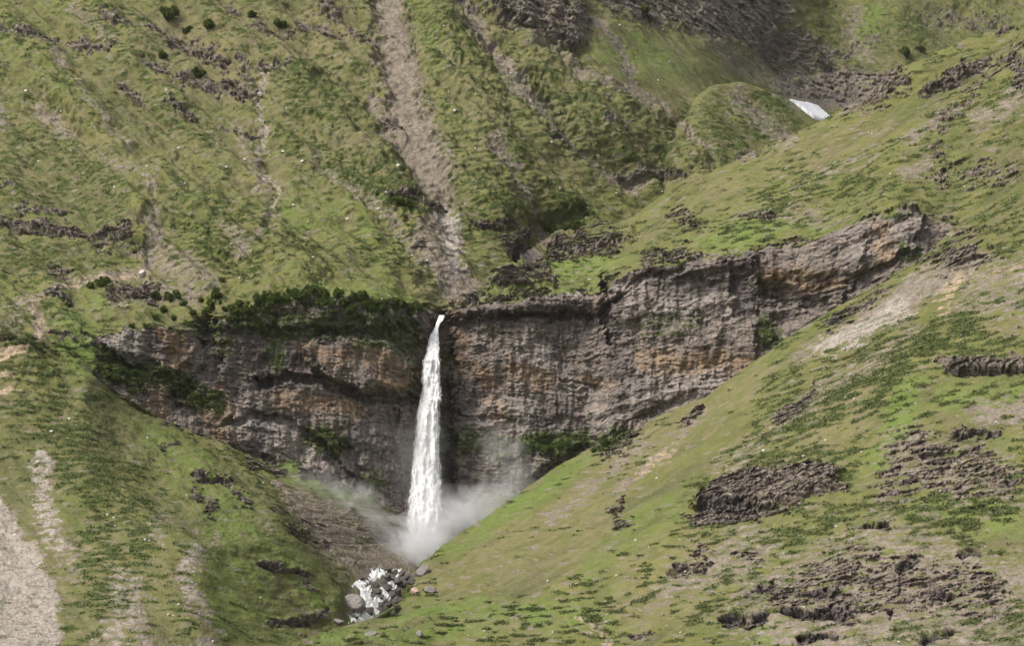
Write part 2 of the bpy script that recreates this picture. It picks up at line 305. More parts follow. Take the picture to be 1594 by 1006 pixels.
for p_, v_ in (([(180, 640), (260, 670), (360, 760), (440, 830), (540, 950), (500, 980), (420, 900), (320, 800), (240, 720)], .8), ([(330, 800), (420, 880), (460, 1000), (330, 1000), (300, 860)], .7), ([(660, 870), (830, 750), (930, 690), (960, 690), (860, 770), (720, 870)], 1.0), ([(640, 930), (900, 940), (1000, 980), (800, 990), (600, 1000), (480, 1000), (560, 970)], 1.1), ([(700, 940), (760, 930), (900, 945), (880, 955), (760, 955)], 1.3),
               ([(80, 480), (130, 490), (170, 540), (200, 600), (150, 620), (90, 560)], 1.1), ([(150, 470), (130, 500), (170, 470), (175, 455)], 1.3), ([(480, 450), (640, 455), (650, 470), (500, 465)], 1.2), ([(370, 700), (460, 715), (600, 765), (560, 790), (470, 760), (380, 720)], 1.2), ([(840, 400), (930, 390), (970, 400), (930, 430), (860, 425)], 1.3), ([(700, 466), (760, 452), (860, 444), (930, 440), (930, 450), (760, 466)], 1.3),
               ([(1090, 370), (1180, 330), (1250, 350), (1200, 380), (1100, 400)], 1.1), ([(1240, 380), (1320, 340), (1350, 300), (1280, 340)], .8), ([(1390, 590), (1440, 590), (1410, 700), (1370, 740), (1340, 730), (1370, 660)], 1.4), ([(1460, 600), (1594, 600), (1594, 630), (1470, 640)], .9), ([(1480, 790), (1594, 780), (1594, 830), (1500, 830)], .9), ([(1190, 970), (1230, 980), (1230, 1020), (1170, 1020)], 1.3), ([(1000, 780), (1060, 750), (1060, 800), (960, 880), (900, 940), (900, 880)], .6),
               ([(890, 60), (1000, 50), (1080, 100), (1060, 130), (960, 110)], 1.2), ([(620, 0), (690, 20), (720, 80), (680, 120), (650, 60)], .6), ([(540, 300), (640, 390), (660, 430), (560, 380), (480, 330)], .5), ([(0, 40), (60, 80), (140, 160), (100, 160), (0, 90)], .6), ([(420, 300), (480, 300), (520, 350), (440, 360)], .6), ([(940, 490), (1250, 560), (1200, 620), (1100, 660)], .3), ([(60, 0), (120, 0), (100, 20), (0, 30)], .5)):
    P('lush', p_, v_, 12)
for p_, v_ in (([(1000, 640), (1190, 560), (1250, 560), (1100, 680), (900, 800), (700, 930), (660, 910), (860, 790)], .6), ([(740, 840), (960, 740), (1000, 760), (900, 900), (760, 920)], .5), ([(1010, 330), (1290, 200), (1400, 180), (1350, 230), (1200, 280), (1100, 320)], .45), ([(1350, 580), (1420, 560), (1350, 680), (1200, 740), (1250, 660)], .6), ([(430, 740), (520, 790), (540, 850), (470, 800)], .8), ([(380, 760), (480, 820), (540, 920), (440, 840)], .4), ([(0, 0), (1100, 0), (1100, 300), (0, 300)], .25), ([(180, 10), (560, 0), (580, 80), (450, 150), (300, 150), (200, 90)], .55), ([(460, 170), (560, 200), (660, 340), (560, 300)], .35), ([(860, 250), (1090, 240), (1090, 290), (1000, 300)], .5), ([(260, 400), (330, 420), (300, 450), (200, 450)], .6), ([(880, 100), (1000, 140), (1100, 200), (1000, 190)], .6), ([(1000, 850), (1100, 830), (1100, 960), (960, 1000), (940, 950)], .4), ([(0, 700), (0, 1006), (350, 1006), (250, 830), (100, 820)], .3), ([(640, 400), (760, 440), (760, 470), (690, 485), (640, 460)], .5)):
    P('dry', p_, v_, 18)
for p_, v_ in (([(0, 180), (90, 200), (170, 260), (200, 340), (0, 335)], .9), ([(130, 100), (260, 110), (370, 220), (300, 260), (180, 190)], .7), ([(180, 0), (560, 0), (580, 80), (520, 110), (400, 150), (260, 130), (190, 80)], .5), ([(560, 245), (640, 250), (695, 330), (600, 330)], .8), ([(360, 740), (460, 800), (550, 900), (545, 960), (430, 1000), (400, 900), (330, 800)], .8), ([(850, 210), (1070, 215), (1070, 285), (880, 270)], .7), ([(430, 100), (560, 110), (560, 220), (460, 180)], .4), ([(1440, 150), (1594, 110), (1700, 240), (1460, 260)], .5), ([(1080, 130), (1200, 130), (1250, 190), (1150, 240), (1080, 220)], .6), ([(1330, 40), (1450, 0), (1500, 70), (1440, 100), (1370, 90)], .8), ([(60, 800), (260, 820), (240, 900), (180, 1006), (80, 1006)], .5), ([(0, 620), (120, 600), (240, 680), (200, 760), (0, 740)], .5), ([(1380, 960), (1594, 900), (1700, 1006), (1380, 1050)], .5), ([(1420, 250), (1594, 250), (1700, 400), (1500, 410)], .3), ([(250, 400), (330, 400), (330, 450), (220, 450)], .5), ([(0, 370), (200, 380), (160, 430), (0, 440)], .4)):
    P('olive', p_, v_, 18)

# ---- colouring of the cliffs
for s_, w_ in (([(480, 545), (510, 560), (545, 555)], 12), ([(560, 545), (590, 560), (620, 575)], 12), ([(600, 590), (640, 590)], 10), ([(255, 520), (285, 530), (275, 570)], 10), ([(240, 610), (245, 655)], 6), ([(325, 640), (345, 680)], 8), ([(800, 575), (850, 590)], 9), ([(1000, 560), (1060, 570), (1120, 560)], 12), ([(1140, 570), (1160, 560)], 8), ([(700, 560), (760, 590)], 10), ([(1040, 570), (1060, 572)], 10), ([(915, 590), (950, 600)], 6), ([(1370, 360), (1372, 400)], 10), ([(430, 620), (560, 640)], 8), ([(1190, 430), (1300, 440)], 10), ([(705, 470), (715, 540)], 5), ([(930, 460), (940, 480)], 5), ([(340, 600), (350, 650)], 6), ([(780, 650), (760, 620)], 6)):
    S('rust', s_, w_, .7, 12)
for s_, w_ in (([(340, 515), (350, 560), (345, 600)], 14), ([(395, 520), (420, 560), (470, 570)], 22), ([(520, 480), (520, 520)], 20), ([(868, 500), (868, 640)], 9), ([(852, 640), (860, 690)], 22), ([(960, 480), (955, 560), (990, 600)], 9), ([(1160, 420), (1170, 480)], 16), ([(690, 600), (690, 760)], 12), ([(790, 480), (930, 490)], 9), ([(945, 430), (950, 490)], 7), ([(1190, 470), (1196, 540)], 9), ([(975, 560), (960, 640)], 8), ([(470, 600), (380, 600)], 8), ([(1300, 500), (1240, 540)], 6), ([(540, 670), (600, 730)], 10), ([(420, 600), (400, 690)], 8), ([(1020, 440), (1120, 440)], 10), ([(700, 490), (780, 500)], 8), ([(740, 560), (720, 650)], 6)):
    S('stain_shade', s_, w_, .7, 12)  # water streaks, plus shade painted under the cap rock and into hollows
for s_, w_ in (([(180, 530), (215, 540)], 12), ([(310, 550), (312, 600)], 6), ([(370, 640), (450, 680)], 22), ([(470, 720), (530, 700)], 16), ([(880, 600), (1120, 590)], 16), ([(1000, 610), (1080, 600)], 16), ([(935, 655), (960, 650)], 12), ([(740, 640), (830, 650)], 14), ([(900, 450), (1140, 480)], 14), ([(560, 700), (630, 700)], 20), ([(1330, 380), (1420, 370)], 16), ([(620, 490), (640, 520)], 8), ([(820, 540), (860, 570)], 10)):
    S('pale', s_, w_, .75, 18)
for s_, w_, v_ in (([(380, 500), (480, 510), (560, 500), (640, 520)], 18, .66), ([(420, 520), (430, 560)], 10, .7), ([(560, 530), (640, 540)], 8, .6), ([(160, 560), (210, 590), (240, 580)], 16, .9), ([(270, 590), (300, 620), (330, 625)], 14, .8), ([(490, 680), (520, 690)], 14, .9), ([(690, 680), (780, 700)], 16, .6), ([(830, 690), (900, 690)], 14, .9), ([(940, 690), (960, 680)], 10, .8), ([(1190, 500), (1200, 530)], 8, .7), ([(340, 510), (350, 540)], 10, .6), ([(575, 745), (590, 760)], 8, .6), ([(200, 500), (320, 510)], 8, .6), ([(1010, 510), (1080, 500)], 14, .35), ([(1400, 390), (1430, 400)], 6, .6), ([(640, 560), (655, 620)], 8, .4), ([(690, 550), (700, 560)], 6, .6), ([(1300, 340), (1400, 325)], 8, .4)):
    S('moss', s_, w_, v_, 10)
# ---- relief of the cliffs, metres towards the viewer (negative: hollowed out)
RK = 'crelief'
def R(pts, w, v, f=5, w2=None): S(RK, pts, w, v, f, 'add', w2)
P('crelief', [(470, 545), (500, 522), (600, 530), (650, 560), (645, 600), (600, 606), (560, 606), (520, 590), (485, 570)], 7, 3, 'add')       # the rounded buttress over the arch
R([(400, 600), (440, 590), (500, 590), (560, 618), (640, 622)], 5, -6, 4)
R([(350, 655), (420, 650), (440, 655), (500, 690), (540, 740)], 5, -5, 5); R([(540, 700), (560, 760)], 8, -4, 6)
R([(318, 500), (330, 570), (300, 600), (270, 620)], 8, -5, 6); R([(180, 560), (240, 570)], 8, -3, 6); P('crelief', [(150, 525), (240, 510), (320, 505), (300, 560), (250, 590), (190, 560)], 5, 4, 'add')
P('crelief', [(330, 470), (660, 470), (660, 500), (560, 515), (340, 510)], 4, 5, 'add')
R([(618, 638), (616, 660)], 2, -3, 3)
P('crelief', [(640, 480), (682, 488), (672, 520), (640, 500)], 5, 4, 'add'); R([(620, 520), (660, 545), (660, 620)], 10, -4, 6)
P('crelief', [(700, 478), (930, 458), (935, 480), (930, 490), (800, 488), (700, 500)], 4, 2.5, 'add')                                  # cap rock
R([(780, 492), (830, 492), (870, 490), (925, 494)], 3, -4, 3)
R([(942, 430), (948, 470), (946, 530)], 4, -6, 5); R([(955, 470), (990, 440), (1060, 420)], 4, -3, 4)
P('crelief', [(1000, 402), (1170, 395), (1180, 420), (1100, 440), (1010, 420)], 3, 3, 'add')
R([(1150, 415), (1165, 480)], 14, -5, 9); R([(1190, 440), (1192, 540)], 7, -3, 9); R([(1190, 450), (1260, 470), (1300, 490), (1240, 530)], 7, -5, 7)
P('crelief', [(1185, 392), (1320, 355), (1360, 345), (1330, 430), (1190, 432)], 4, 6, 'add'); P('crelief', [(700, 476), (930, 456), (1170, 395), (1175, 412), (1000, 440), (935, 478), (800, 486), (700, 496)], 3, 4.5, 'add'); P('crelief', [(1330, 335), (1400, 320), (1440, 335), (1420, 395), (1330, 430)], 4, 3, 'add')
for yy in (438, 450, 462, 474): R([(1195, yy), (1240, yy + 3), (1330, yy - 8)], 1.2, -1.8, 1.5)
R([(1410, 395), (1360, 430), (1310, 470)], 4, -3, 4); R([(860, 720), (930, 700), (1000, 650), (1080, 615)], 4, -3, 6)
R([(690, 500), (690, 780)], 10, -6, 12)
R([(700, 540), (720, 600)], 2, -2, 3); R([(870, 590), (915, 600), (935, 605)], 2, -2, 2); R([(690, 640), (740, 655), (800, 650)], 2, -2.5, 3)
P('crelief', [(925, 705), (930, 665), (955, 648), (1000, 655), (975, 700), (950, 715)], 5, 5, 'add'); P('crelief', [(825, 740), (835, 700), (870, 690), (900, 690), (880, 720)], 4, 5, 'add')
RK = 'relief'
S('relief', [(60, 540), (200, 655), (330, 745), (430, 850), (520, 940)], 3, 5, 75, 'add')
S('relief', [(470, 130), (560, 230), (660, 320)], 3, 7, 45, 'add'); S('relief', [(250, 280), (360, 370), (470, 440)], 3, 6, 50, 'add'); S('relief', [(20, 80), (140, 200), (220, 330)], 3, 6, 50, 'add'); S('relief', [(680, 40), (740, 160), (790, 300)], 3, 7, 50, 'add'); S('relief', [(820, 100), (960, 180), (1060, 260)], 3, 7, 45, 'add')
# ---- relief of the slopes: gullies cut in, spurs left standing
R([(605, -60), (612, 60), (630, 160), (665, 250), (690, 310)], 14, -5, 22); R([(720, 0), (762, 66), (800, 128), (842, 166), (905, 232), (980, 280)], 6, -3, 16)
R([(770, 225), (806, 292), (856, 358)], 4, -2, 12); R([(925, 20), (978, 92), (982, 130), (1112, 248)], 4, -2, 10)
R([(575, 150), (500, 80), (450, 0)], 5, -2, 18); R([(575, 150), (612, 215), (660, 285)], 4, -2, 12)
R([(405, 150), (410, 210), (430, 300), (420, 370)], 3, -1.5, 12); R([(60, 160), (160, 250), (240, 330), (240, 400)], 6, -2.5, 16); R([(200, 150), (320, 250), (440, 330)], 6, -1.6, 18)
P('relief', [(762, 448), (785, 424), (850, 420), (868, 430), (850, 440), (800, 448)], 3, 4, 'add'); P('relief', [(850, 376), (890, 366), (985, 350), (980, 372), (900, 388)], 3, 3, 'add')
R([(820, 395), (850, 350), (900, 340)], 10, -6, 12); R([(760, 70), (885, 88), (920, 70)], 6, -3, 8); P('relief', [(750, -40), (760, 16), (860, 62), (900, 76), (916, 40), (890, -40)], 6, 6, 'add')
R([(500, 262), (610, 345), (660, 430)], 4, -2, 14)
P('relief', [(1452, 560), (1700, 552), (1700, 572), (1594, 574), (1480, 574)], 2.5, 2, 'add'); R([(1480, 578), (1700, 580)], 2, -2, 3)
P('relief', [(1075, 790), (1120, 745), (1250, 722), (1310, 735), (1300, 765), (1200, 790), (1120, 800)], 4, 6, 'add'); R([(1080, 795), (1170, 792)], 3, -3, 4)
for s_ in ([(1200, 955), (1260, 962), (1330, 955)], [(1130, 968), (1190, 964)], [(1044, 896), (1100, 888)], [(1484, 674), (1555, 677)], [(296, 750), (350, 768)], [(432, 894), (470, 910)], [(426, 972), (496, 974)], [(444, 836), (480, 841)], [(0, 352), (200, 370)], [(736, 352), (830, 362)], [(976, 276), (1056, 284)], [(608, 318), (690, 326)], [(1444, 142), (1530, 100)], [(404, 882), (430, 892)]):
    R(s_, 2, -1.6, 3); R([(a, b - 6) for a, b in s_], 2, 1.2, 4)
#ENDMAPS

# ------------------------------------------------------------------ materials
def nodes(m):
    m.use_nodes = True
    nt = m.node_tree
    for n in list(nt.nodes): nt.nodes.remove(n)
    out = nt.nodes.new('ShaderNodeOutputMaterial')
    return nt, out
class NB:
    """small node builder"""
    def __init__(s, nt): s.nt = nt
    def new(s, t, **k):
        n = s.nt.nodes.new(t)
        for a, b in k.items(): setattr(n, a, b)
        return n
    def link(s, a, b): s.nt.links.new(a, b)
    def set(s, sock, v):
        if hasattr(v, 'links') or isinstance(v, bpy.types.NodeSocket): s.link(v, sock)
        elif isinstance(v, (tuple, list)) and len(v) == 3 and sock.type == 'RGBA': sock.default_value = (*v, 1)
        else: sock.default_value = v
    def math(s, op, a, b=0.0, c=None, clamp=False):
        n = s.new('ShaderNodeMath', operation=op, use_clamp=clamp)
        s.set(n.inputs[0], a); s.set(n.inputs[1], b)
        if c is not None: s.set(n.inputs[2], c)
        return n.outputs[0]
    def mix(s, f, a, b, blend='MIX'):
        n = s.new('ShaderNodeMix', data_type='RGBA', blend_type=blend)
        s.set(n.inputs['Factor'], f); s.set(n.inputs[6], a); s.set(n.inputs[7], b)
        return n.outputs[2]
    def noise(s, vec, scale, detail=4, rough=.55, dist=0.0):
        n = s.new('ShaderNodeTexNoise')
        s.link(vec, n.inputs['Vector']); n.inputs['Scale'].default_value = scale
        n.inputs['Detail'].default_value = detail; n.inputs['Roughness'].default_value = rough; n.inputs['Distortion'].default_value = dist
        return n.outputs['Fac']
    def rng(s, v, a, b, c=0.0, d=1.0):
        n = s.new('ShaderNodeMapRange', interpolation_type='SMOOTHSTEP')
        s.set(n.inputs[0], v)
        n.inputs[1].default_value = a; n.inputs[2].default_value = b; n.inputs[3].default_value = c; n.inputs[4].default_value = d
        return n.outputs[0]
    def mapping(s, vec, scale, rot=(0, 0, 0)):
        n = s.new('ShaderNodeMapping'); s.link(vec, n.inputs[0])
        n.inputs['Scale'].default_value = scale; n.inputs['Rotation'].default_value = rot
        return n.outputs[0]
    def bsdf(s, out, col, rough=.9, normal=None, spec=.15):
        b = s.new('ShaderNodeBsdfPrincipled')
        s.set(b.inputs['Base Color'], col); s.set(b.inputs['Roughness'], rough)
        b.inputs['Specular IOR Level'].default_value = spec
        if normal is not None: s.link(normal, b.inputs['Normal'])
        s.link(b.outputs[0], out.inputs['Surface'])
        return b
    def bump(s, h, strength, dist):
        n = s.new('ShaderNodeBump'); s.link(h, n.inputs['Height'])
        n.inputs['Strength'].default_value = strength; n.inputs['Distance'].default_value = dist
        return n.outputs[0]

def hillside_material():
    m = bpy.data.materials.new('hillside')
    nt, out = nodes(m); B = NB(nt)
    tc = B.new('ShaderNodeTexCoord').outputs['Object']
    def attr(name):
        a = B.new('ShaderNodeAttribute', attribute_name=name)
        sp = B.new('ShaderNodeSeparateColor'); B.link(a.outputs['Color'], sp.inputs[0])
        return sp.outputs[0], sp.outputs[1], sp.outputs[2]
    scree, rock, shrub = attr('cover')
    lush, dry, pale = attr('tone')
    rust, stain_shade, moss = attr('cliff')
    tan, gap_shade, tuft = attr('extra')
    cliffy, along, wide = attr('form')
    big = B.noise(tc, .03, 5, .6)
    mid = B.noise(tc, .25, 5, .6)
    fine = B.noise(tc, .95, 2, .6)
    fine2 = B.noise(B.mapping(tc, (1, 1, 2.6)), 1.1, 2, .6)
    # grass
    g = B.mix(B.rng(big, .35, .65), (.098, .106, .033), (.126, .124, .042))
    g = B.mix(B.rng(along, .3, -.4), g, (.070, .076, .030))  # dark hollows, paler spurs: plant cover plus relief shading put into colour
    g = B.mix(B.rng(along, .6, 1.5, 0, .7), g, (.155, .148, .052))
    g = B.mix(B.rng(wide, .5, 1.4, 0, .8), g, (.078, .076, .034))
    soil = B.noise(B.mapping(tc, (1, .6, 1.6)), .075, 5, .62, .3)
    g = B.mix(B.rng(soil, .50, .64, 0, .6), g, (.128, .104, .066))
    g = B.mix(lush, g, (.105, .150, .034))
    g = B.mix(dry, g, (.165, .142, .078))
    g = B.mix(B.rng(mid, .42, .70, 0, .55), g, (.075, .086, .024))
    g = B.mix(B.rng(fine, .50, .78, 0, .45), g, (.190, .170, .090))
    g = B.mix(B.rng(fine2, .52, .78, 0, .45), g, (.060, .074, .026))
    g = B.mix(B.math('MULTIPLY', tuft, .55), g, (.055, .075, .022))
    # shrubs
    sh = B.mix(B.rng(mid, .35, .65), (.040, .055, .017), (.058, .075, .024))
    sh = B.mix(B.rng(fine, .45, .7), sh, (.084, .096, .038))
    # scree
    sr = B.mix(B.rng(mid, .35, .65), (.150, .124, .098), (.210, .174, .138))
    sr = B.mix(pale, sr, (.33, .295, .26))
    sr = B.mix(tan, sr, (.33, .25, .17))
    sr = B.mix(B.rng(fine, .45, .68, 0, .6), sr, (.090, .074, .068))
    sr = B.mix(B.rng(B.noise(B.mapping(tc, (.8, .8, 1.7)), .4, 3, .6), .54, .66, 0, .5), sr, (.105, .088, .078))
    sr = B.mix(B.rng(fine2, .58, .72, 0, .6), sr, (.31, .28, .25))
    # rock
    cliffw = cliffy
    st = B.noise(B.mapping(tc, (.12, .12, 1.0)), 1.1, 5, .65, .6)
    ve0 = B.noise(B.mapping(tc, (1.0, 1.0, .08)), .42, 5, .65, .8)
    ve = B.math('ADD', B.math('MULTIPLY', B.math('SUBTRACT', ve0, .48), cliffy), .48)
    r = B.mix(B.rng(mid, .35, .65), (.138, .115, .100), (.215, .180, .155))
    r = B.mix(B.math('SUBTRACT', 1.0, cliffy), r, B.mix(B.rng(mid, .35, .65), (.115, .094, .076), (.180, .148, .116)))
    r = B.mix(B.rng(st, .48, .62, 0, .75), r, (.265, .222, .180))
    r = B.mix(B.rng(st, .48, .36, 0, .7), r, (.082, .068, .064))
    r = B.mix(B.rng(ve, .50, .64, 0, .72), r, (.085, .074, .080))
    r = B.mix(B.rng(ve, .46, .34, 0, .62), r, (.26, .225, .20))
    r = B.mix(B.math('MULTIPLY', pale, B.rng(fine, .3, .6, .4, 1)), r, (.32, .285, .26))
    r = B.mix(B.math('MULTIPLY', rust, B.rng(mid, .35, .6, .3, 1)), r, (.30, .20, .115))
    r = B.mix(B.math('MULTIPLY', stain_shade, B.rng(ve, .35, .55, 1, .5)), r, (.058, .050, .056))  # water streaks together with painted crevice shade
    r = B.mix(B.rng(fine, .52, .72, 0, .55), r, (.052, .045, .043))
    r = B.mix(B.rng(fine2, .60, .76, 0, .5), r, (.30, .265, .24))
    loose = B.math('SUBTRACT', 1.0, cliffy)
    sp1 = B.noise(B.mapping(tc, (.8, .8, 1.7)), .62, 3, .6); sp2 = B.noise(B.mapping(tc, (.9, .9, 1.5), (.3, 0, .2)), .75, 3, .6)
    r = B.mix(B.math('MULTIPLY', loose, B.rng(sp1, .47, .62, 0, .75)), r, (.048, .040, .040))  # black speckle paints shadow between the outcrop rocks
    r = B.mix(B.math('MULTIPLY', loose, B.rng(sp2, .56, .70, 0, .55)), r, (.30, .27, .25))
    r = B.mix(B.math('MULTIPLY', gap_shade, .6), r, (.045, .038, .038))  # shade of cracks, ledge undersides and gaps put into the colour
    r = B.mix(B.math('MULTIPLY', moss, B.rng(fine, .35, .55, .5, 1)), r, (.050, .078, .018))
    g = B.mix(.02, g, (.20, .18, .16))
    c = B.mix(scree, g, sr)
    c = B.mix(rock, c, r)
    c = B.mix(shrub, c, sh)
    h = B.math('ADD', B.math('MULTIPLY', fine, 1.0), B.math('MULTIPLY', mid, .8))
    nrm = B.bump(h, .8, .6)
    B.bsdf(out, c, .95, nrm, .08)
    return m
HILL = hillside_material()

# ------------------------------------------------------------------ hillside builder
def ray(px, py):
    return (px - CX) / FPX, (CY - py) / FPX
def curve(tab):
    xs = np.array([t[0] for t in tab], float); ys = np.array([t[1] for t in tab], float)
    return lambda x: np.interp(x, xs, ys)
def soft(tab, w=14):
    xs = np.arange(-420, 2020, 2.0); ys = curve(tab)(xs)
    k = np.hanning(int(w) + 2)[1:-1]; k /= k.sum(); n = len(k) // 2
    yp = np.concatenate([np.full(n, ys[0]), ys, np.full(len(k) - 1 - n, ys[-1])])
    ys = np.convolve(yp, k, 'valid')
    return lambda x: np.interp(x, xs, ys)
SHEETS = {}
def smooth_rows(A, n):
    if n < 1: return A
    k = np.ones(2 * n + 1) / (2 * n + 1)
    Ap = np.concatenate([np.repeat(A[:1], n, 0), A, np.repeat(A[-1:], n, 0)], 0)
    c = np.cumsum(np.concatenate([np.zeros((1, A.shape[1])), Ap], 0), 0)
    return (c[2 * n + 1:] - c[:-2 * n - 1]) / (2 * n + 1)
def sheet(name, x0, x1, lines, theta, step=STEP, smooth=6, cliff=True):
    """lines: from the far side over the crest down to the foot; each (row table, depth table, rows per photograph pixel factor)"""
    px = np.arange(x0, x1 + step, step)
    rows_py, rows_D = [], []
    for k in range(len(lines) - 1):
        a, b = lines[k], lines[k + 1]
        pa, pb = soft(a[0])(px), soft(b[0])(px)
        da, db = soft(a[1], 40)(px), soft(b[1], 40)(px)
        n = b[2] if len(b) > 2 else max(2, int(np.max(np.abs(pb - pa)) / step))
        for t in np.arange(n) / n:
            rows_py.append(pa * (1 - t) + pb * t); rows_D.append(da * (1 - t) + db * t)
    rows_py.append(soft(lines[-1][0])(px)); rows_D.append(soft(lines[-1][1], 40)(px))
    py = np.array(rows_py); D = smooth_rows(np.array(rows_D), smooth)
    D = smooth_rows(D.T, 10).T
    PX = np.broadcast_to(px, py.shape)
    rx, rz = ray(PX, py)
    X = rx * D; Y = D.copy(); Z = rz * D
    # normals of the bare form
    def normal(X, Y, Z):
        ax, ay, az = np.gradient(X, axis=1), np.gradient(Y, axis=1), np.gradient(Z, axis=1)
        bx, by, bz = np.gradient(X, axis=0), np.gradient(Y, axis=0), np.gradient(Z, axis=0)
        nx, ny, nz = by * az - bz * ay, bz * ax - bx * az, bx * ay - by * ax
        l = np.sqrt(nx * nx + ny * ny + nz * nz) + 1e-9
        nx, ny, nz = nx / l, ny / l, nz / l
        s = np.where(ny > 0, -1, 1)
        return nx * s, ny * s, nz * s
    U = X + .08 * Y; V = Z + .40 * Y                       # surface coordinates in metres
    w1 = fb(U, V, 18, seed=1); w2 = fb(U, V, 18, seed=2); w3 = fb(U, V, 6, seed=3); w4 = fb(U, V, 6, seed=4)
    qx = PX + 3.2 * w1 + 2.4 * w3; qy = py + 2.2 * w2 + 1.8 * w4
    g = lambda k: samp(k, qx, qy)
    crag = g('cliffrock') if cliff else 0 * X
    relief = g('relief') + (g('crelief') if cliff else 0)
    detail = fb(U, V, 6, seed=5, T=TEX_R)
    horiz = fb(U, V, 14, 4.0, seed=6)
    screeraw2 = g('bscree')
    rk0 = np.maximum(g('rock'), crag)
    rock = ss(rk0 * (1 - .8 * ss(screeraw2, .5, .9)) + (.13 + .17 * (rk0 < .97)) * horiz + .16 * fb(U, V, 5, 2.2, seed=52, T=TEX_R) * (1 - crag), .42, .62) * (rk0 > .02)
    screeraw = np.maximum(g('scree'), g('bscree')) if name == 'mountain_slope' else g('scree')
    patch = fb(U, V, 10, 4, seed=8)
    scree = ss(screeraw + .22 * patch + .20 * fb(U, V, 4, 1.8, seed=53, T=TEX_R), .30, .66) * (screeraw > .02)
    scree = np.maximum(scree, .75 * ss(fb(U, V, 12, 5, seed=21), 1.4, 1.9) * (1 - rock))
    tan = ss(g('tan') + .15 * detail, .35, .6)
    scree = np.maximum(scree, ss(g('tan'), .9, 1.1))
    ct, st_ = math.cos(theta), math.sin(theta)
    A1 = U * ct + V * st_; A2 = -U * st_ + V * ct            # A1 runs down the fall line, A2 across it
    along = fb(A1, A2, 90, 13, seed=9)
    if name == 'mountain_slope':
        th2 = math.radians(-66); B1 = U * math.cos(th2) + V * math.sin(th2); B2 = -U * math.sin(th2) + V * math.cos(th2)
        wb_ = ss(PX, 480, 580) * ss(-PX, -820, -720) * ss(-py, -500, -430)
        along = along * (1 - wb_) + fb(B1, B2, 90, 13, seed=9) * wb_
        low_left = ss(py, 520, 600) * ss(-PX, -420, -260)
        along = along * (1 - .75 * low_left)
    spur = fb(A1, A2, 260, 48, seed=51)
    clump = fb(U, V, 12.0, 3.4, seed=10) * .68 + .20 * fb(U, V, 4.5, 1.7, seed=31, T=TEX_R) + .08 * fb(A1, A2, 22, 6, seed=11) + .12 * along + .30 * spur + .25 * fb(U, V, 34, 16, seed=66)
    dens = (g('shrub') - .38) * 1.25 + .31
    shrub = ss(clump, 1.55 - 2.1 * dens, 1.80 - 2.1 * dens) * (1 - .85 * rock) * (1 - .45 * scree)
    moss = g('moss')
    mossm = ss(moss + .42 * fb(U, V, 7, 4, seed=12, T=TEX_R), .50, .72) * (moss > .02)
    shrub = np.maximum(shrub, rock * ss(moss + .4 * fb(U, V, 6, 4, seed=13, T=TEX_R), .75, .95) * (moss > .02))
    lush = np.clip(g('lush') * .8 + .12 * w1 + .10 * along, 0, 1)
    dry = np.clip(g('dry') * .9 + .18 * fb(A1, A2, 30, 5, seed=14) + .05, 0, 1)
    pale = np.clip(g('pale') + .12 * w3, 0, 1)
    rust = np.clip(g('rust') + .10 * w3, 0, 1)
    stain_shade = np.clip(g('stain_shade') + .12 * fb(U, V, 3, 30, seed=15), 0, 1)
    dark = g('dark')  # naturally dark rock, plus painted crevice shadow
    cliffy = ss(samp('cliffy', PX, py), .3, .7) * (1.0 if cliff else 0.0)
    be, bv = blocks(U + .6 * w1, V * 1.0 + .4 * w2, 3.2, 1.9, 1)
    be2, bv2 = blocks(U + .6 * w1, V, 1.4, 3.4, 2)
    be3, bv3 = blocks(U, V, 9.0, 6.0, 3)
    strata = fb(U, V + .5 * w1, 50, 5.0, seed=16)
    flute = fb(U, V, 6, 40, seed=17)
    rk = 1.1 * fb(U, V, 28, seed=18) + .22 * strata + .42 * flute + .4 * (bv - .5) + .35 * (bv2 - .5) + .8 * (bv3 - .5) - .4 * (1 - be) ** 3 - .3 * (1 - be2) ** 3 + .08 * detail
    crack = ss(.16 - np.abs(fb(U, V, 13, 3.6, seed=41) + .25 * horiz), 0, .14)
    crackv = ss(.12 - np.abs(fb(U, V, 7, 12, seed=42)), 0, .10)
    rub = fb(U, V, 7, 3.0, seed=54, T=TEX_R)
    rks = 1.0 * np.tanh(2.2 * fb(U, V, 20, 5.5, seed=43)) + .5 * (bv - .5) + .5 * fb(U, V, 12, seed=44) - 1.1 * crack - .4 * crackv
    rk = rk - .9 * crackv * ss(w2, -.6, .8) - .8 * crack * ss(w1, -.2, 1.0)
    calm = 1 - .6 * ss(py, 560, 680) if name == 'mountain_slope' else (.35 if name == 'near_slope' else .6)
    slL = (1.5 * spur + .35 * along + .8 * fb(U, V, 40, seed=19)) * calm
    sl = .05 * detail + .22 * horiz
    far = np.maximum(np.clip(850 / D, 0, 1) ** 2.5, .6)
    rks = (.5 + .7 * np.clip(D / 1000 - .8, 0, 1)) * np.tanh(2.0 * fb(U, V, 30, 9, seed=43)) + .35 * fb(U, V, 22, seed=44) + far * (.5 * (bv - .5) + .6 * rub - .9 * crack - .4 * crackv)
    rk = np.where(D > 900, 2.0 * rks + 1.6 * fb(U, V, 20, 40, seed=47), rk)
    vv = V * (1.0 if name != 'mountain_slope' else 1.0) + 1.3 * w1 + .8 * horiz
    saw = np.mod(vv / 4.6, 1.0); saw = np.where(saw < .82, saw / .82, (1 - saw) / .18)
    saw2 = np.mod((V + .9 * w1 + .35 * horiz) / 2.7, 1.0); saw2 = np.where(saw2 < .8, saw2 / .8, (1 - saw2) / .2)
    ledge = ss(fb(U, V, 26, 12, seed=55), -.8, .6)
    rks = rks + ((2.8 * saw - 1.4) * ledge + .9 * (bv3 - .5) * 2 + .9 * (bv - .5)) * far
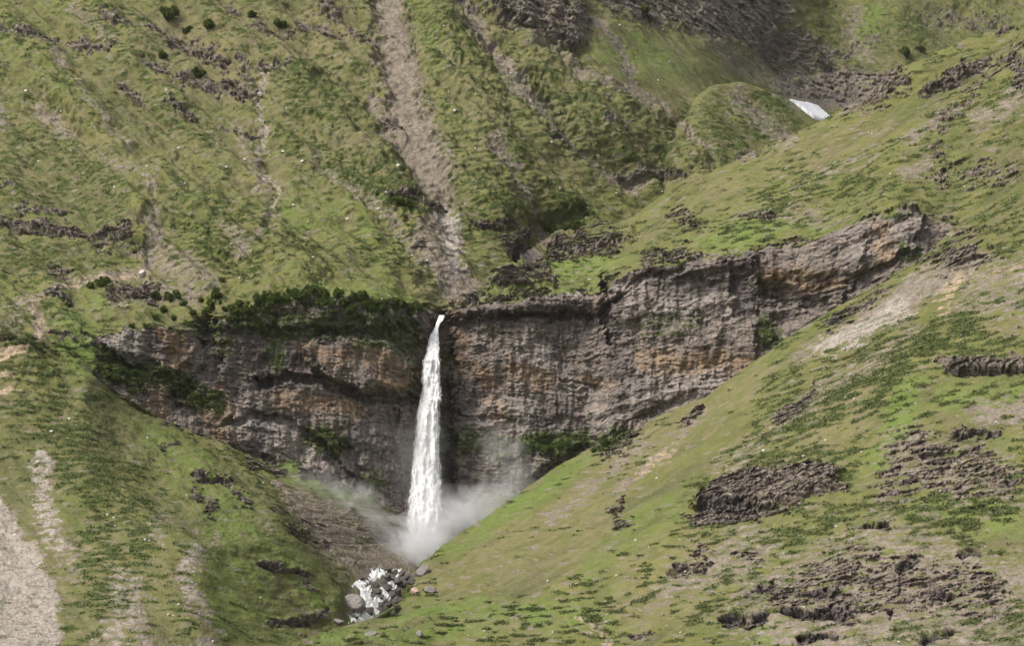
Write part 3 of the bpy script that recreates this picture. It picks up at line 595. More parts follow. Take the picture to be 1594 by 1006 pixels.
    rk = rk + (.6 * saw2 - .3) * ss(w2, -1.2, 1.0)
    edge = ss(saw, .35, .0) * ledge * (1 - cliffy)
    keep = 1 - samp('flatten', PX, py)
    h = (slL * (1 - cliffy) + g('relief') * .6) * keep
    hf = (sl * (1 - rock) + g('relief') * .5 + rks * 1.15 * (1 - cliffy) * rock + shrub * (.42 + .10 * detail) + .15 * scree * (detail + .3 * rub) + rock * .45 * (1 - cliffy)) * keep
    hc = (rk * cliffy * rock + (g('crelief') if cliff else 0)) * keep
    nx, ny, nz = normal(X, Y, Z)
    X2 = X + nx * h; Y2 = Y + ny * h - hc * .99 - hf * .95; Z2 = Z + nz * h + hc * .06 + hf * .25
    nr, nc = X.shape
    co = np.stack([X2, Y2, Z2], -1).reshape(-1, 3).astype(np.float32)
    ii = np.arange(nr * nc).reshape(nr, nc)
    f = np.stack([ii[:-1, :-1], ii[1:, :-1], ii[1:, 1:], ii[:-1, 1:]], -1).reshape(-1, 4)
    me = bpy.data.meshes.new(name)
    me.vertices.add(len(co)); me.vertices.foreach_set('co', co.ravel())
    me.loops.add(f.size); me.loops.foreach_set('vertex_index', f.ravel().astype(np.int32))
    me.polygons.add(len(f)); me.polygons.foreach_set('loop_start', np.arange(0, f.size, 4, dtype=np.int32))
    me.update(calc_edges=True)
    me.polygons.foreach_set('use_smooth', np.ones(len(f), bool))
    def put(nm, a, b, c):
        at = me.attributes.new(nm, 'FLOAT_COLOR', 'POINT')
        arr = np.stack([a, b, c, np.ones_like(a)], -1).astype(np.float32)
        at.data.foreach_set('color', arr.ravel())
    cr = (1 - be) ** 2 * .7 + (1 - be2) ** 2 * .4
    put('form', cliffy, (along * .3 + spur * .8 + .4 * fb(U, V, 30, 14, seed=67)) * .5 + .5, w1 * .5 + .5 + 1.2 * g('olive'))
    put('cover', scree, rock, shrub); put('tone', lush, dry, pale)
    put('cliff', rust, np.clip(stain_shade + dark, 0, 1), mossm); put('extra', tan, np.clip(cr * (.3 + .7 * cliffy) + .9 * crack * (1 - .6 * cliffy) + .6 * crackv * cliffy + (1 - cliffy) * ss(-rub, .5, 1.5) + .9 * edge, 0, 1), ss(clump, 1.2 - 2.0 * dens, 2.0 - 2.0 * dens))  # painted shade joins the stains; gaps and ledge feet are darkened too
    me.materials.append(HILL)
    ob = bpy.data.objects.new(name, me); COL.objects.link(ob)
    ob['kind'] = 'structure'
    SHEETS[name] = (px, py, X2, Y2, Z2, shrub, nx, ny, nz)
    return ob

P('cliffy', [(150, 525), (240, 508), (400, 482), (560, 468), (665, 480), (688, 490), (830, 520), (830, 800), (690, 850), (560, 768), (455, 718), (262, 665), (190, 622), (150, 590)], 1, 5)
P('cliffy', [(688, 487), (770, 470), (930, 455), (950, 432), (1060, 408), (1175, 388), (1310, 356), (1400, 322), (1490, 352), (1440, 400), (1300, 480), (1195, 552), (1100, 622), (960, 700), (800, 860), (700, 900)], 1, 5)
P('cliffy', [(745, -40), (776, 30), (838, 58), (904, 80), (920, 56), (896, -40)], .7, 5)
P('cliffy', [(930, -60), (980, 22), (1060, 40), (1170, 76), (1230, 20), (1240, -60)], .6, 6)
P('cliffy', [(1210, 140), (1290, 102), (1400, 110), (1330, 175), (1270, 170)], .6, 6)

P('flatten', [(1215, 150), (1240, 146), (1300, 160), (1320, 200), (1250, 205)], .9, 10)
P('flatten', [(890, 60), (930, 20), (1000, 50), (1120, 70), (1230, 140), (1100, 140), (1060, 180), (990, 160)], .6, 16)
S('flatten', [(595, 890), (570, 920), (560, 968)], 22, .6, 20)
flat = lambda v: [(-400, v), (2000, v)]
CT = [(-300, 530), (0, 530), (130, 545), (160, 522), (240, 507), (330, 492), (400, 474), (480, 464), (560, 466), (620, 470), (660, 478), (690, 494), (720, 505), (1900, 520)]
CB = [(-300, 545), (0, 545), (130, 572), (180, 625), (260, 665), (370, 708), (460, 720), (560, 768), (650, 800), (700, 825), (1900, 840)]
DE = [(-300, 690), (0, 700), (130, 712), (330, 732), (560, 748), (640, 764), (690, 778), (760, 790), (900, 800), (1200, 930), (1900, 1200)]
sheet('mountain_slope', -290, 1890, [
    (flat(-260), [(-300, 1050), (200, 1040), (400, 1050), (640, 1060), (800, 1090), (950, 1180), (1100, 1310), (1300, 1560), (1900, 1800)]),
    (flat(0), [(-300, 945), (200, 938), (400, 945), (600, 962), (640, 952), (800, 980), (950, 1050), (1100, 1170), (1300, 1400), (1400, 1400), (1600, 1520), (1900, 1600)]),
    (flat(110), [(-300, 900), (200, 893), (400, 900), (620, 915), (660, 908), (800, 930), (950, 985), (1100, 1090), (1220, 1270), (1300, 1330), (1400, 1330), (1900, 1430)]),
    (flat(200), [(-300, 862), (200, 855), (400, 860), (600, 872), (640, 875), (700, 872), (800, 885), (950, 930), (1100, 1020), (1200, 1150), (1300, 1230), (1900, 1300)]),
    (flat(350), [(-300, 792), (200, 786), (400, 792), (600, 808), (690, 822), (760, 830), (850, 860), (1000, 895), (1200, 1000), (1900, 1200)]),
    (CT, DE),
    (CB, [(a, b - (6 if a > 100 else 3)) for a, b in DE]),
    (flat(850), [(-300, 585), (0, 600), (200, 590), (300, 592), (400, 632), (500, 690), (600, 735), (700, 765), (900, 780), (1900, 1100)]),
    (flat(1010), [(-300, 520), (0, 533), (200, 528), (320, 542), (450, 588), (550, 628), (620, 660), (700, 700), (900, 720), (1900, 1000)]),
    (flat(1230), [(-300, 440), (0, 450), (200, 446), (450, 500), (560, 540), (900, 600), (1900, 900)], 60)],
    math.radians(-52), smooth=5)
# green hump in front of the snow
HT = [(980, 372), (1000, 345), (1018, 300), (1036, 252), (1060, 196), (1085, 150), (1110, 131), (1140, 128), (1180, 134), (1215, 152), (1245, 172), (1270, 190), (1330, 240), (1400, 290)]
dep = lambda tab, d: [(a, b + d) for a, b in tab]
HD = [(1000, 940), (1100, 1000), (1200, 1030), (1400, 1040)]
sheet('grassy_spur', 988, 1400, [
    (dep(HT, 60), dep(HD, 110)), (dep(HT, 8), dep(HD, 30), 12), (HT, HD, 12), (flat(385), [(1000, 850), (1100, 890), (1400, 935)])], math.radians(-42), smooth=3)
# right hillside with the right-hand cliff
T2T = [(640, 520), (684, 494), (700, 484), (730, 476), (752, 464), (766, 446), (780, 426), (800, 415), (820, 408), (835, 393), (850, 376), (870, 366), (900, 361), (950, 352), (985, 338), (1040, 302), (1100, 268), (1180, 236), (1240, 206), (1290, 181), (1340, 150), (1380, 122), (1450, 90), (1520, 60), (1594, 28), (1850, -80)]
T2D = [(640, 800), (700, 786), (780, 800), (850, 845), (950, 845), (1100, 822), (1290, 800), (1450, 780), (1594, 762), (1850, 740)]
C2T = [(640, 535), (684, 500), (700, 490), (730, 483), (770, 471), (860, 461), (925, 457), (945, 436), (1000, 418), (1060, 408), (1130, 402), (1175, 388), (1250, 373), (1310, 356), (1350, 336), (1400, 323), (1440, 335), (1490, 348), (1594, 300), (1850, 250)]
C2D = [(640, 790), (700, 776), (800, 770), (930, 774), (952, 762), (1100, 750), (1185, 738), (1200, 744), (1330, 716), (1400, 698), (1490, 688), (1594, 668), (1850, 630)]
sheet('right_hillside', 668, 1890, [
    (dep(T2T, 120), dep(T2D, 160)), (dep(T2T, 12), dep(T2D, 35), 14), (T2T, T2D, 10),
    (C2T, C2D), (flat(900), dep(C2D, -3))], math.radians(32), smooth=2)
T3T = [(330, 1075), (380, 1040), (430, 1012), (500, 987), (560, 969), (600, 957), (622, 944), (640, 900), (660, 874), (700, 844), (760, 802), (800, 776), (830, 752), (905, 705), (935, 692), (960, 682), (1000, 662), (1075, 627), (1100, 618), (1180, 560), (1250, 508), (1330, 466), (1400, 428), (1450, 388), (1490, 352), (1594, 300), (1850, 250)]
T3D = [(330, 560), (430, 583), (560, 612), (622, 640), (640, 690), (700, 715), (830, 745), (930, 756), (1090, 747), (1190, 734), (1330, 710), (1400, 693), (1490, 684), (1594, 665), (1850, 628)]
sheet('near_slope', 330, 1890, [
    (dep(T3T, 45), dep(T3D, 30)), (dep(T3T, 5), dep(T3D, 8), 8), (T3T, T3D, 8),
    ([(330, 1090), (600, 985), (700, 930), (830, 860), (1000, 790), (1190, 690), (1400, 600), (1594, 560), (1850, 540)], [(330, 545), (600, 600), (700, 645), (830, 668), (1000, 672), (1190, 665), (1400, 620), (1594, 598), (1850, 575)]),
    (flat(1010), [(330, 540), (560, 590), (700, 600), (900, 590), (1000, 580), (1200, 545), (1400, 515), (1594, 490), (1850, 460)]),
    (flat(1230), [(330, 470), (560, 490), (1000, 480), (1400, 430), (1850, 380)], 60)],
    math.radians(32), smooth=8, cliff=False)

#OBJECTS
def near(name, px, py):
    """the point of a hillside that the photograph shows at this pixel"""
    p, q, X, Y, Z = SHEETS[name][:5]
    i = int(np.clip(round((px - p[0]) / (p[1] - p[0])), 0, len(p) - 1))
    lo = max(0, i - 4); hi = min(len(p), i + 5)
    u = X[:, lo:hi] / Y[:, lo:hi] * FPX + CX; v = CY - Z[:, lo:hi] / Y[:, lo:hi] * FPX
    d = np.hypot(u - px, v - py) + Y[:, lo:hi] * .002
    k = np.unravel_index(np.argmin(d), d.shape)
    return Vector((float(X[k[0], lo + k[1]]), float(Y[k[0], lo + k[1]]), float(Z[k[0], lo + k[1]])))
_t3, _t2, _ht = curve(T3T), curve(T2T), curve(HT)
def which(px, py):
    if px > 330 and py >= _t3(px): return 'near_slope'
    if px > 684 and py >= _t2(px): return 'right_hillside'
    if 1030 < px < 1330 and py >= _ht(px): return 'grassy_spur'
    return 'mountain_slope'
def at(px, py): return near(which(px, py), px, py)
def tag(o, label, cat, group=None):
    o['label'] = label; o['category'] = cat
    if group: o['group'] = group
    return o
def nth(n): return {1: 'first', 2: 'second', 3: 'third'}.get(n, '%d%s' % (n, 'th' if 10 < n % 100 < 14 else {1: 'st', 2: 'nd', 3: 'rd'}.get(n % 10, 'th')))
def name_by_place(obs, text):
    """text has one %s for the rank from the left"""
    for k, o in enumerate(sorted(obs, key=lambda o: o.location.x / o.location.y)):
        o['label'] = text % nth(k + 1)
def mesh(name, verts, faces, mat, smooth=False):
    me = bpy.data.meshes.new(name)
    me.from_pydata([tuple(map(float, v)) for v in verts], [], faces)
    me.update()
    if smooth: me.polygons.foreach_set('use_smooth', [True] * len(me.polygons))
    me.materials.append(mat)
    return me
def quads_mesh(name, V, mat):
    """V: n x 4 x 3 corners"""
    n = len(V)
    me = bpy.data.meshes.new(name)
    me.vertices.add(n * 4); me.vertices.foreach_set('co', V.astype(np.float32).ravel())
    me.loops.add(n * 4); me.loops.foreach_set('vertex_index', np.arange(n * 4, dtype=np.int32))
    me.polygons.add(n); me.polygons.foreach_set('loop_start', np.arange(0, n * 4, 4, dtype=np.int32))
    me.update(calc_edges=True)
    me.materials.append(mat)
    return me
def leaf_quads(C, size, r, flat=0.0):
    n = len(C)
    a = r.standard_normal((n, 3)); a[:, 2] *= (1 - flat); a /= np.linalg.norm(a, axis=1)[:, None]
    b = r.standard_normal((n, 3)); b -= (b * a).sum(1)[:, None] * a; b /= np.linalg.norm(b, axis=1)[:, None]
    s = size * (.6 + .8 * r.random(n))[:, None]
    return np.stack([C - a * s, C - b * s * .55, C + a * s, C + b * s * .55], 1)

def leaf_material(name, c1, c2, c3):
    m = bpy.data.materials.new(name); nt, out = nodes(m); B = NB(nt)
    geo = B.new('ShaderNodeNewGeometry')
    oi = B.new('ShaderNodeObjectInfo')
    n = B.noise(geo.outputs['Position'], .5, 3, .6)
    c = B.mix(geo.outputs['Random Per Island'], c1, c2)
    c = B.mix(B.rng(n, .4, .7, 0, .7), c, c3)
    c = B.mix(B.math('MULTIPLY', oi.outputs['Random'], .5), c, c3)
    d = B.new('ShaderNodeBsdfDiffuse'); B.link(c, d.inputs[0])
    t = B.new('ShaderNodeBsdfTranslucent'); B.link(c, t.inputs[0])
    mx = B.new('ShaderNodeMixShader'); mx.inputs[0].default_value = .22
    B.link(d.outputs[0], mx.inputs[1]); B.link(t.outputs[0], mx.inputs[2]); B.link(mx.outputs[0], out.inputs[0])
    return m
BUSH = leaf_material('bush_leaves', (.045, .068, .018), (.075, .105, .028), (.105, .135, .036))
LOW = leaf_material('low_shrub_leaves', (.085, .100, .040), (.115, .130, .052), (.090, .105, .042))
def plain(name, c, rough=.9):
    m = bpy.data.materials.new(name); nt, out = nodes(m); B = NB(nt)
    geo = B.new('ShaderNodeNewGeometry')
    n = B.noise(geo.outputs['Position'], 2.0, 3, .6)
    B.bsdf(out, B.mix(B.rng(n, .3, .7), c, tuple(v * .6 for v in c)), rough)
    return m
BARK = plain('bark', (.09, .07, .05))

# ------------------------------------------------------------------ low shrubs covering the slopes
def low_shrubs():
    for nm, cnt in (('mountain_slope', 26000), ('right_hillside', 9000), ('near_slope', 12000), ('grassy_spur', 2500)):
        px, py, X, Y, Z, sh, nx, ny, nz = SHEETS[nm]
        vis = (py > -60) & (py < 1070) & (px[None, :] > -60) & (px[None, :] < 1660) & (sh > .75)
        if nm == 'near_slope': vis &= py >= _t3(px)[None, :] - 2
        if nm == 'right_hillside': vis &= (py >= _t2(px)[None, :] - 2)
        idx = np.flatnonzero(vis.ravel())
        k = rng.choice(idx, min(cnt, len(idx)), replace=False)
        C0 = np.stack([X.ravel()[k], Y.ravel()[k], Z.ravel()[k]], -1)
        N = np.stack([nx.ravel()[k], ny.ravel()[k], nz.ravel()[k]], -1)
        Cs = []
        for _ in range(4):
            o = rng.standard_normal((len(k), 3)) * np.array([.6, .4, .16])
            Cs.append(C0 + o + N * .12)
        C = np.concatenate(Cs)
        me = quads_mesh('low_shrubs', leaf_quads(C, .36, rng, .3), LOW)
        o = bpy.data.objects.new('low_shrubs', me); COL.objects.link(o)
        o['kind'] = 'stuff'
low_shrubs()

# ------------------------------------------------------------------ bushes
def bush_kind(seed):
    r = np.random.default_rng(seed)
    lobes = [(r.uniform(-.75, .75), r.uniform(-.5, .5), r.uniform(.2, .95), r.uniform(.16, .4)) for _ in range(13)] + [(0, 0, .4, .42)]
    pts = []
    for x, y, z, q in lobes:
        n = int(420 * q * q * 4.5)
        d = r.standard_normal((n, 3)); d /= np.linalg.norm(d, axis=1)[:, None]
        rad = q * (.55 + .5 * r.random(n)[:, None] ** .6)
        p = d * rad * np.array([1, 1, .85]) + np.array([x, y, z])
        pts.append(p)
    p = np.concatenate(pts); p = p[p[:, 2] > .02]
    fol = quads_mesh('foliage', leaf_quads(p, .085, r, .2), BUSH)
    v, f = [], []
    for k in range(6):
        a = k * 1.05 + r.uniform(-.3, .3); top = np.array([math.cos(a) * .45, math.sin(a) * .35, r.uniform(.5, .9)])
        b0 = np.array([math.cos(a) * .06, math.sin(a) * .06, -.25]); n0 = len(v)
        for t, w in ((0, .045), (.5, .03), (1, .012)):
            c = b0 * (1 - t) + top * t + np.array([0, 0, .08 * math.sin(t * 3.1)])
            for j in range(5):
                v.append(c + w * np.array([math.cos(j * 1.2566), math.sin(j * 1.2566), 0]))
        for s_ in range(2):
            for j in range(5):
                j2 = (j + 1) % 5
                f.append((n0 + s_ * 5 + j, n0 + s_ * 5 + j2, n0 + s_ * 5 + 5 + j2, n0 + s_ * 5 + 5 + j))
    return fol, mesh('stem', v, f, BARK, True)
KINDS = [bush_kind(100 + k) for k in range(7)]
def bush(px, py, r, label, group=None, squash=1.0, name='bush', sheetname=None):
    """px, py: where its foot grows; r: half its width in pixels of the photograph"""
    p = at(px, py) if sheetname is None else near(sheetname, px, py)
    sc_ = r * p.y / FPX
    e = bpy.data.objects.new(name, None); COL.objects.link(e)
    e.empty_display_size = .5
    e.location = p; e.scale = (sc_, sc_, sc_ * squash); e.rotation_euler = (0, 0, random.uniform(0, 6.28))
    tag(e, label, 'bush', group)
    fm, sm = random.choice(KINDS)
    for n_, m_ in (('foliage', fm), ('stem', sm)):
        c = bpy.data.objects.new(n_, m_); COL.objects.link(c); c.parent = e
    return e
RIM = ('dark green bush in the dense thicket along the left cliff rim', 'bushes of the thicket along the left cliff rim')
row1, row2, row3, row4 = [], [], [], []
top = curve([(325, 462), (340, 458), (362, 474), (385, 470), (405, 460), (440, 450), (458, 452), (480, 447), (500, 452), (530, 460), (560, 457), (590, 466), (620, 464), (655, 478)])
for k in range(46):
    x = 338 + k * 6.9 + random.uniform(-3, 3)
    row1.append(bush(x, top(x) + random.uniform(4, 22), random.choice((6, 8, 9, 11, 13, 14)) * random.uniform(.85, 1.1), *RIM, squash=random.uniform(.75, 1.5)))
low = curve([(325, 505), (380, 520), (420, 530), (470, 520), (520, 520), (560, 510), (600, 525), (650, 500)])
for k in range(50):
    x = random.uniform(345, 650)
    y = top(x) + 16 + (low(x) - top(x) - 16) * random.random() ** 1.3
    (row2 if y < top(x) + 28 else row3 if y < top(x) + 42 else row4).append(bush(x, y, random.uniform(7, 12), *RIM))
name_by_place(row1, '%s bush from the left in the top row of the left cliff rim thicket')
name_by_place(row2, '%s bush from the left in the second row of the left cliff rim thicket')
name_by_place(row3, '%s bush from the left in the third row of the left cliff rim thicket')
name_by_place(row4, '%s bush from the left in the lowest row of the left cliff rim thicket')
for a in (((267, 470), 15, 'round dark green bush standing above the pale knob left of the thicket'),
          ((330, 478), 15, 'tall dark bush standing at the left end of the cliff rim thicket'), ((322, 490), 12, 'smaller dark bush just below the tall bush at the left end of the thicket'),
          ((157, 446), 14, 'dark spreading bush beside the pale path left of the knob'), ((141, 450), 10, 'small dark bush at the left foot of the spreading bush by the path'),
          ((108, 478), 8, 'small dark bush under the bend of the pale path'), ((312, 118), 13, 'lone dark bush on the slope just left of the trickle above the pale rocks'),
          ((262, 30), 19, 'largest dark bush on the high upper left crag'), ((290, 50), 10, 'small bush below the largest bush on the high upper left crag'), ((325, 44), 15, 'wide dark bush right of the largest bush on the upper left crag'),
          ((252, 92), 12, 'mid green bush in the middle of the upper left rock band'), ((434, 44), 12, 'bush at the right end of the upper left rocks'), ((395, 26), 9, 'small bush on the top edge of the upper left rocks'),
          ((862, 364), 14, 'dark bush at the head of the dark ravine above the right cliff'), ((884, 360), 15, 'broad dark bush beside the ravine above the right cliff'), ((905, 355), 11, 'dark bush on the right end of the ravine clump above the right cliff'),
          ((620, 318), 13, 'dark bush left of the foot of the big scree gully'), ((640, 322), 10, 'smaller dark bush beside the foot of the big scree gully'),
          ((510, 700), 15, 'dark green bush in the hollow at the foot of the left cliff'), ((498, 694), 11, 'bush at the left side of the hollow at the left cliff foot'), ((522, 716), 10, 'low bush under the hollow at the left cliff foot'), ((582, 758), 8, 'small bush at the cliff foot left of the waterfall'),
          ((1003, 22), 13, 'dark bush on the crag at the top edge of the view'), ((1412, 86), 13, 'dark bush in the notch between the green cone and the right ridge'), ((1432, 80), 9, 'small bush right of the dark bush in the notch by the right ridge'),
          ((1204, 528), 9, 'bush in the shaded corner of the right cliff'), ((1192, 505), 7, 'small bush higher up in the shaded corner of the right cliff'), ((945, 695), 11, 'green bush on the pale rock at the right cliff foot'), ((925, 705), 7, 'small bush left of the pale rock at the right cliff foot')):
    bush(a[0][0], a[0][1], a[1], a[2])
lot = []
for x, y, r in ((242, 462, 8), (256, 486, 9), (285, 476, 7), (300, 492, 9), (240, 498, 8), (270, 500, 8), (345, 440, 7), (312, 470, 6), (228, 512, 8), (292, 508, 8), (318, 508, 9), (205, 510, 7)):
    lot.append(bush(x, y, r, 'green bush on the broken ground left of the cliff rim thicket', 'bushes left of the cliff rim thicket'))
name_by_place(lot, '%s green bush from the left on the broken ground left of the rim thicket')
lot = []
for x, y, r in ((165, 590, 12), (180, 596, 13), (198, 600, 12), (215, 598, 10), (172, 575, 9), (190, 582, 10), (210, 585, 9), (232, 596, 8), (205, 612, 9), (222, 612, 8)):
    lot.append(bush(x, y, r, 'dark bush in the cluster on the far left end of the cliff', 'bushes clustered on the far left end of the cliff'))
name_by_place(lot, '%s dark bush from the left in the cluster on the far left cliff end')
lot = []
for x, y, r in ((275, 600, 9), (288, 612, 11), (300, 622, 10), (318, 630, 9), (285, 630, 9), (268, 618, 8), (330, 622, 7), (276, 585, 6)):
    lot.append(bush(x, y, r, 'dark bush on the ledge below the orange streaked left cliff', 'bushes on the ledge of the left cliff'))
name_by_place(lot, '%s dark bush from the left on the ledge of the orange streaked left cliff')
lot = []
for x, y, r in ((700, 700, 7), (722, 705, 8), (745, 700, 8), (838, 700, 9), (852, 705, 10), (870, 700, 9), (885, 695, 8), (842, 735, 8), (858, 728, 8)):
    lot.append(bush(x, y, r, 'bush at the damp foot of the right cliff beside the mist', 'bushes at the foot of the right cliff', sheetname='right_hillside'))
name_by_place(lot, '%s bush from the left along the damp foot of the right cliff')

# ------------------------------------------------------------------ stones
def rock_material(name, c1, c2):
    m = bpy.data.materials.new(name); nt, out = nodes(m); B = NB(nt)
    geo = B.new('ShaderNodeNewGeometry'); oi = B.new('ShaderNodeObjectInfo')
    p = geo.outputs['Position']
    n = B.noise(p, 1.3, 4, .65); f = B.noise(p, 5, 3, .6)
    c = B.mix(B.rng(n, .35, .65), c1, c2)
    c = B.mix(B.rng(f, .55, .7, 0, .5), c, tuple(v * .45 for v in c1))
    c = B.mix(B.math('MULTIPLY', oi.outputs['Random'], .4), c, tuple(v * .6 for v in c1))
    B.bsdf(out, c, .85, B.bump(n, .6, .4), .2)
    return m
R_GREY = rock_material('grey_stone', (.17, .15, .145), (.27, .245, .235))
R_PALE = rock_material('pale_stone', (.42, .38, .34), (.58, .54, .49))
R_WET = rock_material('wet_stone', (.060, .052, .050), (.12, .105, .10))
R_PINK = rock_material('pinkish_stone', (.42, .30, .25), (.50, .38, .32))
def stone_mesh(seed, mat):
    import bmesh
    r = np.random.default_rng(seed)
    bm = bmesh.new()
    bmesh.ops.create_icosphere(bm, subdivisions=3, radius=1)
    planes = [(Vector(r.standard_normal(3)).normalized(), r.uniform(.45, .8)) for _ in range(9)]
    for v in bm.verts:
        d = v.co.normalized(); k = 1.0
        for n, h in planes:
            c = d.dot(n)
            if c > .05: k = min(k, h / c)
        v.co = d * k * (1 + .03 * math.sin(9 * d.x + seed) * math.cos(8 * d.y))
    me = bpy.data.meshes.new('boulder'); bm.to_mesh(me); bm.free()
    me.materials.append(mat)
    return me
ROCKS = {m.name: [stone_mesh(40 + k, m) for k in range(5)] for m in (R_GREY, R_PALE, R_WET, R_PINK)}
def stone(px, py, rx, ry, mat, label, group=None, name='boulder', cat='boulder'):
    p = at(px, py + ry * .6)
    s = p.y / FPX
    o = bpy.data.objects.new(name, random.choice(ROCKS[mat])); COL.objects.link(o)
    o.scale = (rx * s * 1.25, rx * s * 1.05, ry * s * 1.25); o.rotation_euler = (random.uniform(-.25, .25), random.uniform(-.2, .2), random.uniform(-.5, .5))
    o.location = p + Vector((0, 0, ry * s * .5))
    tag(o, label, cat, group)
    return o
stone(658, 888, 13, 10, 'grey_stone', 'big pale grey boulder lying on the green bank right of the stream')
stone(550, 940, 17, 13, 'grey_stone', 'largest grey boulder on the left edge of the white stream')
stone(574, 952, 10, 7, 'wet_stone', 'brown boulder wedged against the largest boulder left of the stream')
stone(646, 921, 7, 6, 'pinkish_stone', 'pinkish boulder on the right bank of the stream')
stone(668, 920, 10, 6, 'grey_stone', 'low grey boulder on the grass right of the pinkish one')
stone(527, 969, 10, 5, 'grey_stone', 'long grey boulder below and left of the stream mouth')
stone(653, 988, 5, 5, 'grey_stone', 'lone grey boulder in the grass at the bottom centre of the view')
stone(578, 987, 11, 3, 'grey_stone', 'flat grey slab in the grass just below the stream end')
stone(553, 962, 7, 4, 'wet_stone', 'dark wet boulder poking out of the foam at the stream end')
stone(594, 953, 10, 6, 'wet_stone', 'dark rounded boulder right of the lowest foam of the stream')
lot = []
for x, y, a, b in ((586, 922, 7, 5), (592, 931, 7, 4), (600, 916, 8, 6), (608, 926, 7, 5), (604, 940, 8, 5), (614, 934, 8, 6), (620, 922, 7, 5), (612, 946, 7, 5), (626, 910, 8, 5), (616, 906, 9, 5), (632, 900, 8, 6), (603, 900, 8, 5), (624, 894, 8, 5), (640, 908, 6, 5), (628, 932, 6, 4), (590, 942, 6, 4), (562, 902, 6, 4), (584, 912, 6, 4), (570, 902, 5, 3), (604, 888, 7, 4), (592, 884, 6, 3), (614, 890, 6, 4), (556, 930, 5, 4), (566, 946, 5, 3), (598, 908, 6, 4), (644, 896, 6, 4), (610, 956, 6, 4), (622, 948, 5, 3)):
    lot.append(stone(x, y, a, b, 'wet_stone' if random.random() < .8 else 'grey_stone', 'wet dark boulder among the branches of the white stream', 'wet boulders in the stream bed'))
name_by_place(lot, 'wet boulder in the bed of the white stream, %s from the left')
stone(404, 147, 4, 4, 'pale_stone', 'brightest white stone at the head of the trickle on the left slope')
stone(222, 426, 6, 5, 'pale_stone', 'white stone above the brown knob beside the path')
PLACES = {}
def loose(x, y, *a):
    w = which(x, y)
    k = ('on the right hand upper hillside' if w == 'right_hillside' else
         ('on the green bank at the bottom centre' if x < 900 else 'low on the right hand slope' if y > 750 else 'halfway up the right hand slope') if w == 'near_slope' else
         'on the green spur below the snow' if w == 'grassy_spur' else
         ('on the lower left slope' if x < 350 else 'on the olive slope left of the stream') if y > 520 else
         ('high on the upper left slope' if y < 130 else 'left of the thin trickle on the left slope' if y < 300 else 'above the far left cliff') if x < 400 else
         ('between the trickle and the scree gully' if y < 330 else 'on the meadow just above the rim thicket') if x < 620 else
         'right of the big scree gully')
    PLACES.setdefault(k, []).append(stone(x, y, *a))
for x, y in ((412, 168), (445, 168), (118, 122), (95, 172), (147, 197), (224, 262), (228, 258), (278, 230), (288, 242), (287, 285), (352, 260), (380, 248), (506, 222), (330, 205), (260, 140), (178, 290), (280, 287), (488, 400), (497, 440), (372, 432), (665, 405), (620, 256), (740, 230), (700, 142), (708, 172), (690, 40), (680, 60), (1352, 206), (1358, 208), (1215, 218), (940, 165), (1042, 96), (1024, 124), (870, 292), (960, 300), (1188, 702), (1250, 710), (1340, 705), (1330, 622), (1022, 745), (990, 840), (945, 970), (990, 842), (898, 910), (755, 984), (860, 985), (405, 932), (225, 840), (232, 842), (168, 802), (176, 806), (180, 820), (80, 672), (230, 682), (218, 702), (108, 652), (330, 1000), (262, 958), (270, 960), (310, 956), (1010, 852), (852, 905), (1440, 790), (1550, 782), (1270, 975), (1400, 1000), (1362, 995), (1060, 985), (1230, 300), (440, 235), (470, 250), (540, 340), (480, 345), (456, 318), (110, 235), (40, 140), (60, 250), (600, 300)):
    r_ = random.uniform(1.2, 2.1)
    loose(x, y, r_ * 1.2, r_, 'pale_stone', 'small pale stone lying loose on a grassy slope', 'small pale stones scattered over the slopes', 'stone', 'stone')
for k in range(110):
    x, y = random.uniform(5, 1590), random.uniform(5, 1000)
    if 130 < x < 1450 and (samp('cliffy', np.array([x]), np.array([y]))[0] > .05 or (430 < x < 840 and 640 < y < 970) or (1225 < x < 1290 and 150 < y < 190)): continue
    r_ = random.uniform(.8, 1.6)
    loose(x, y, r_ * 1.3, r_, 'pale_stone' if random.random() < .6 else 'grey_stone', 'small pale stone lying loose on a grassy slope', 'small pale stones scattered over the slopes', 'stone', 'stone')

for k_, v_ in PLACES.items(): name_by_place(v_, 'small pale stone ' + k_ + ', %s from the left')
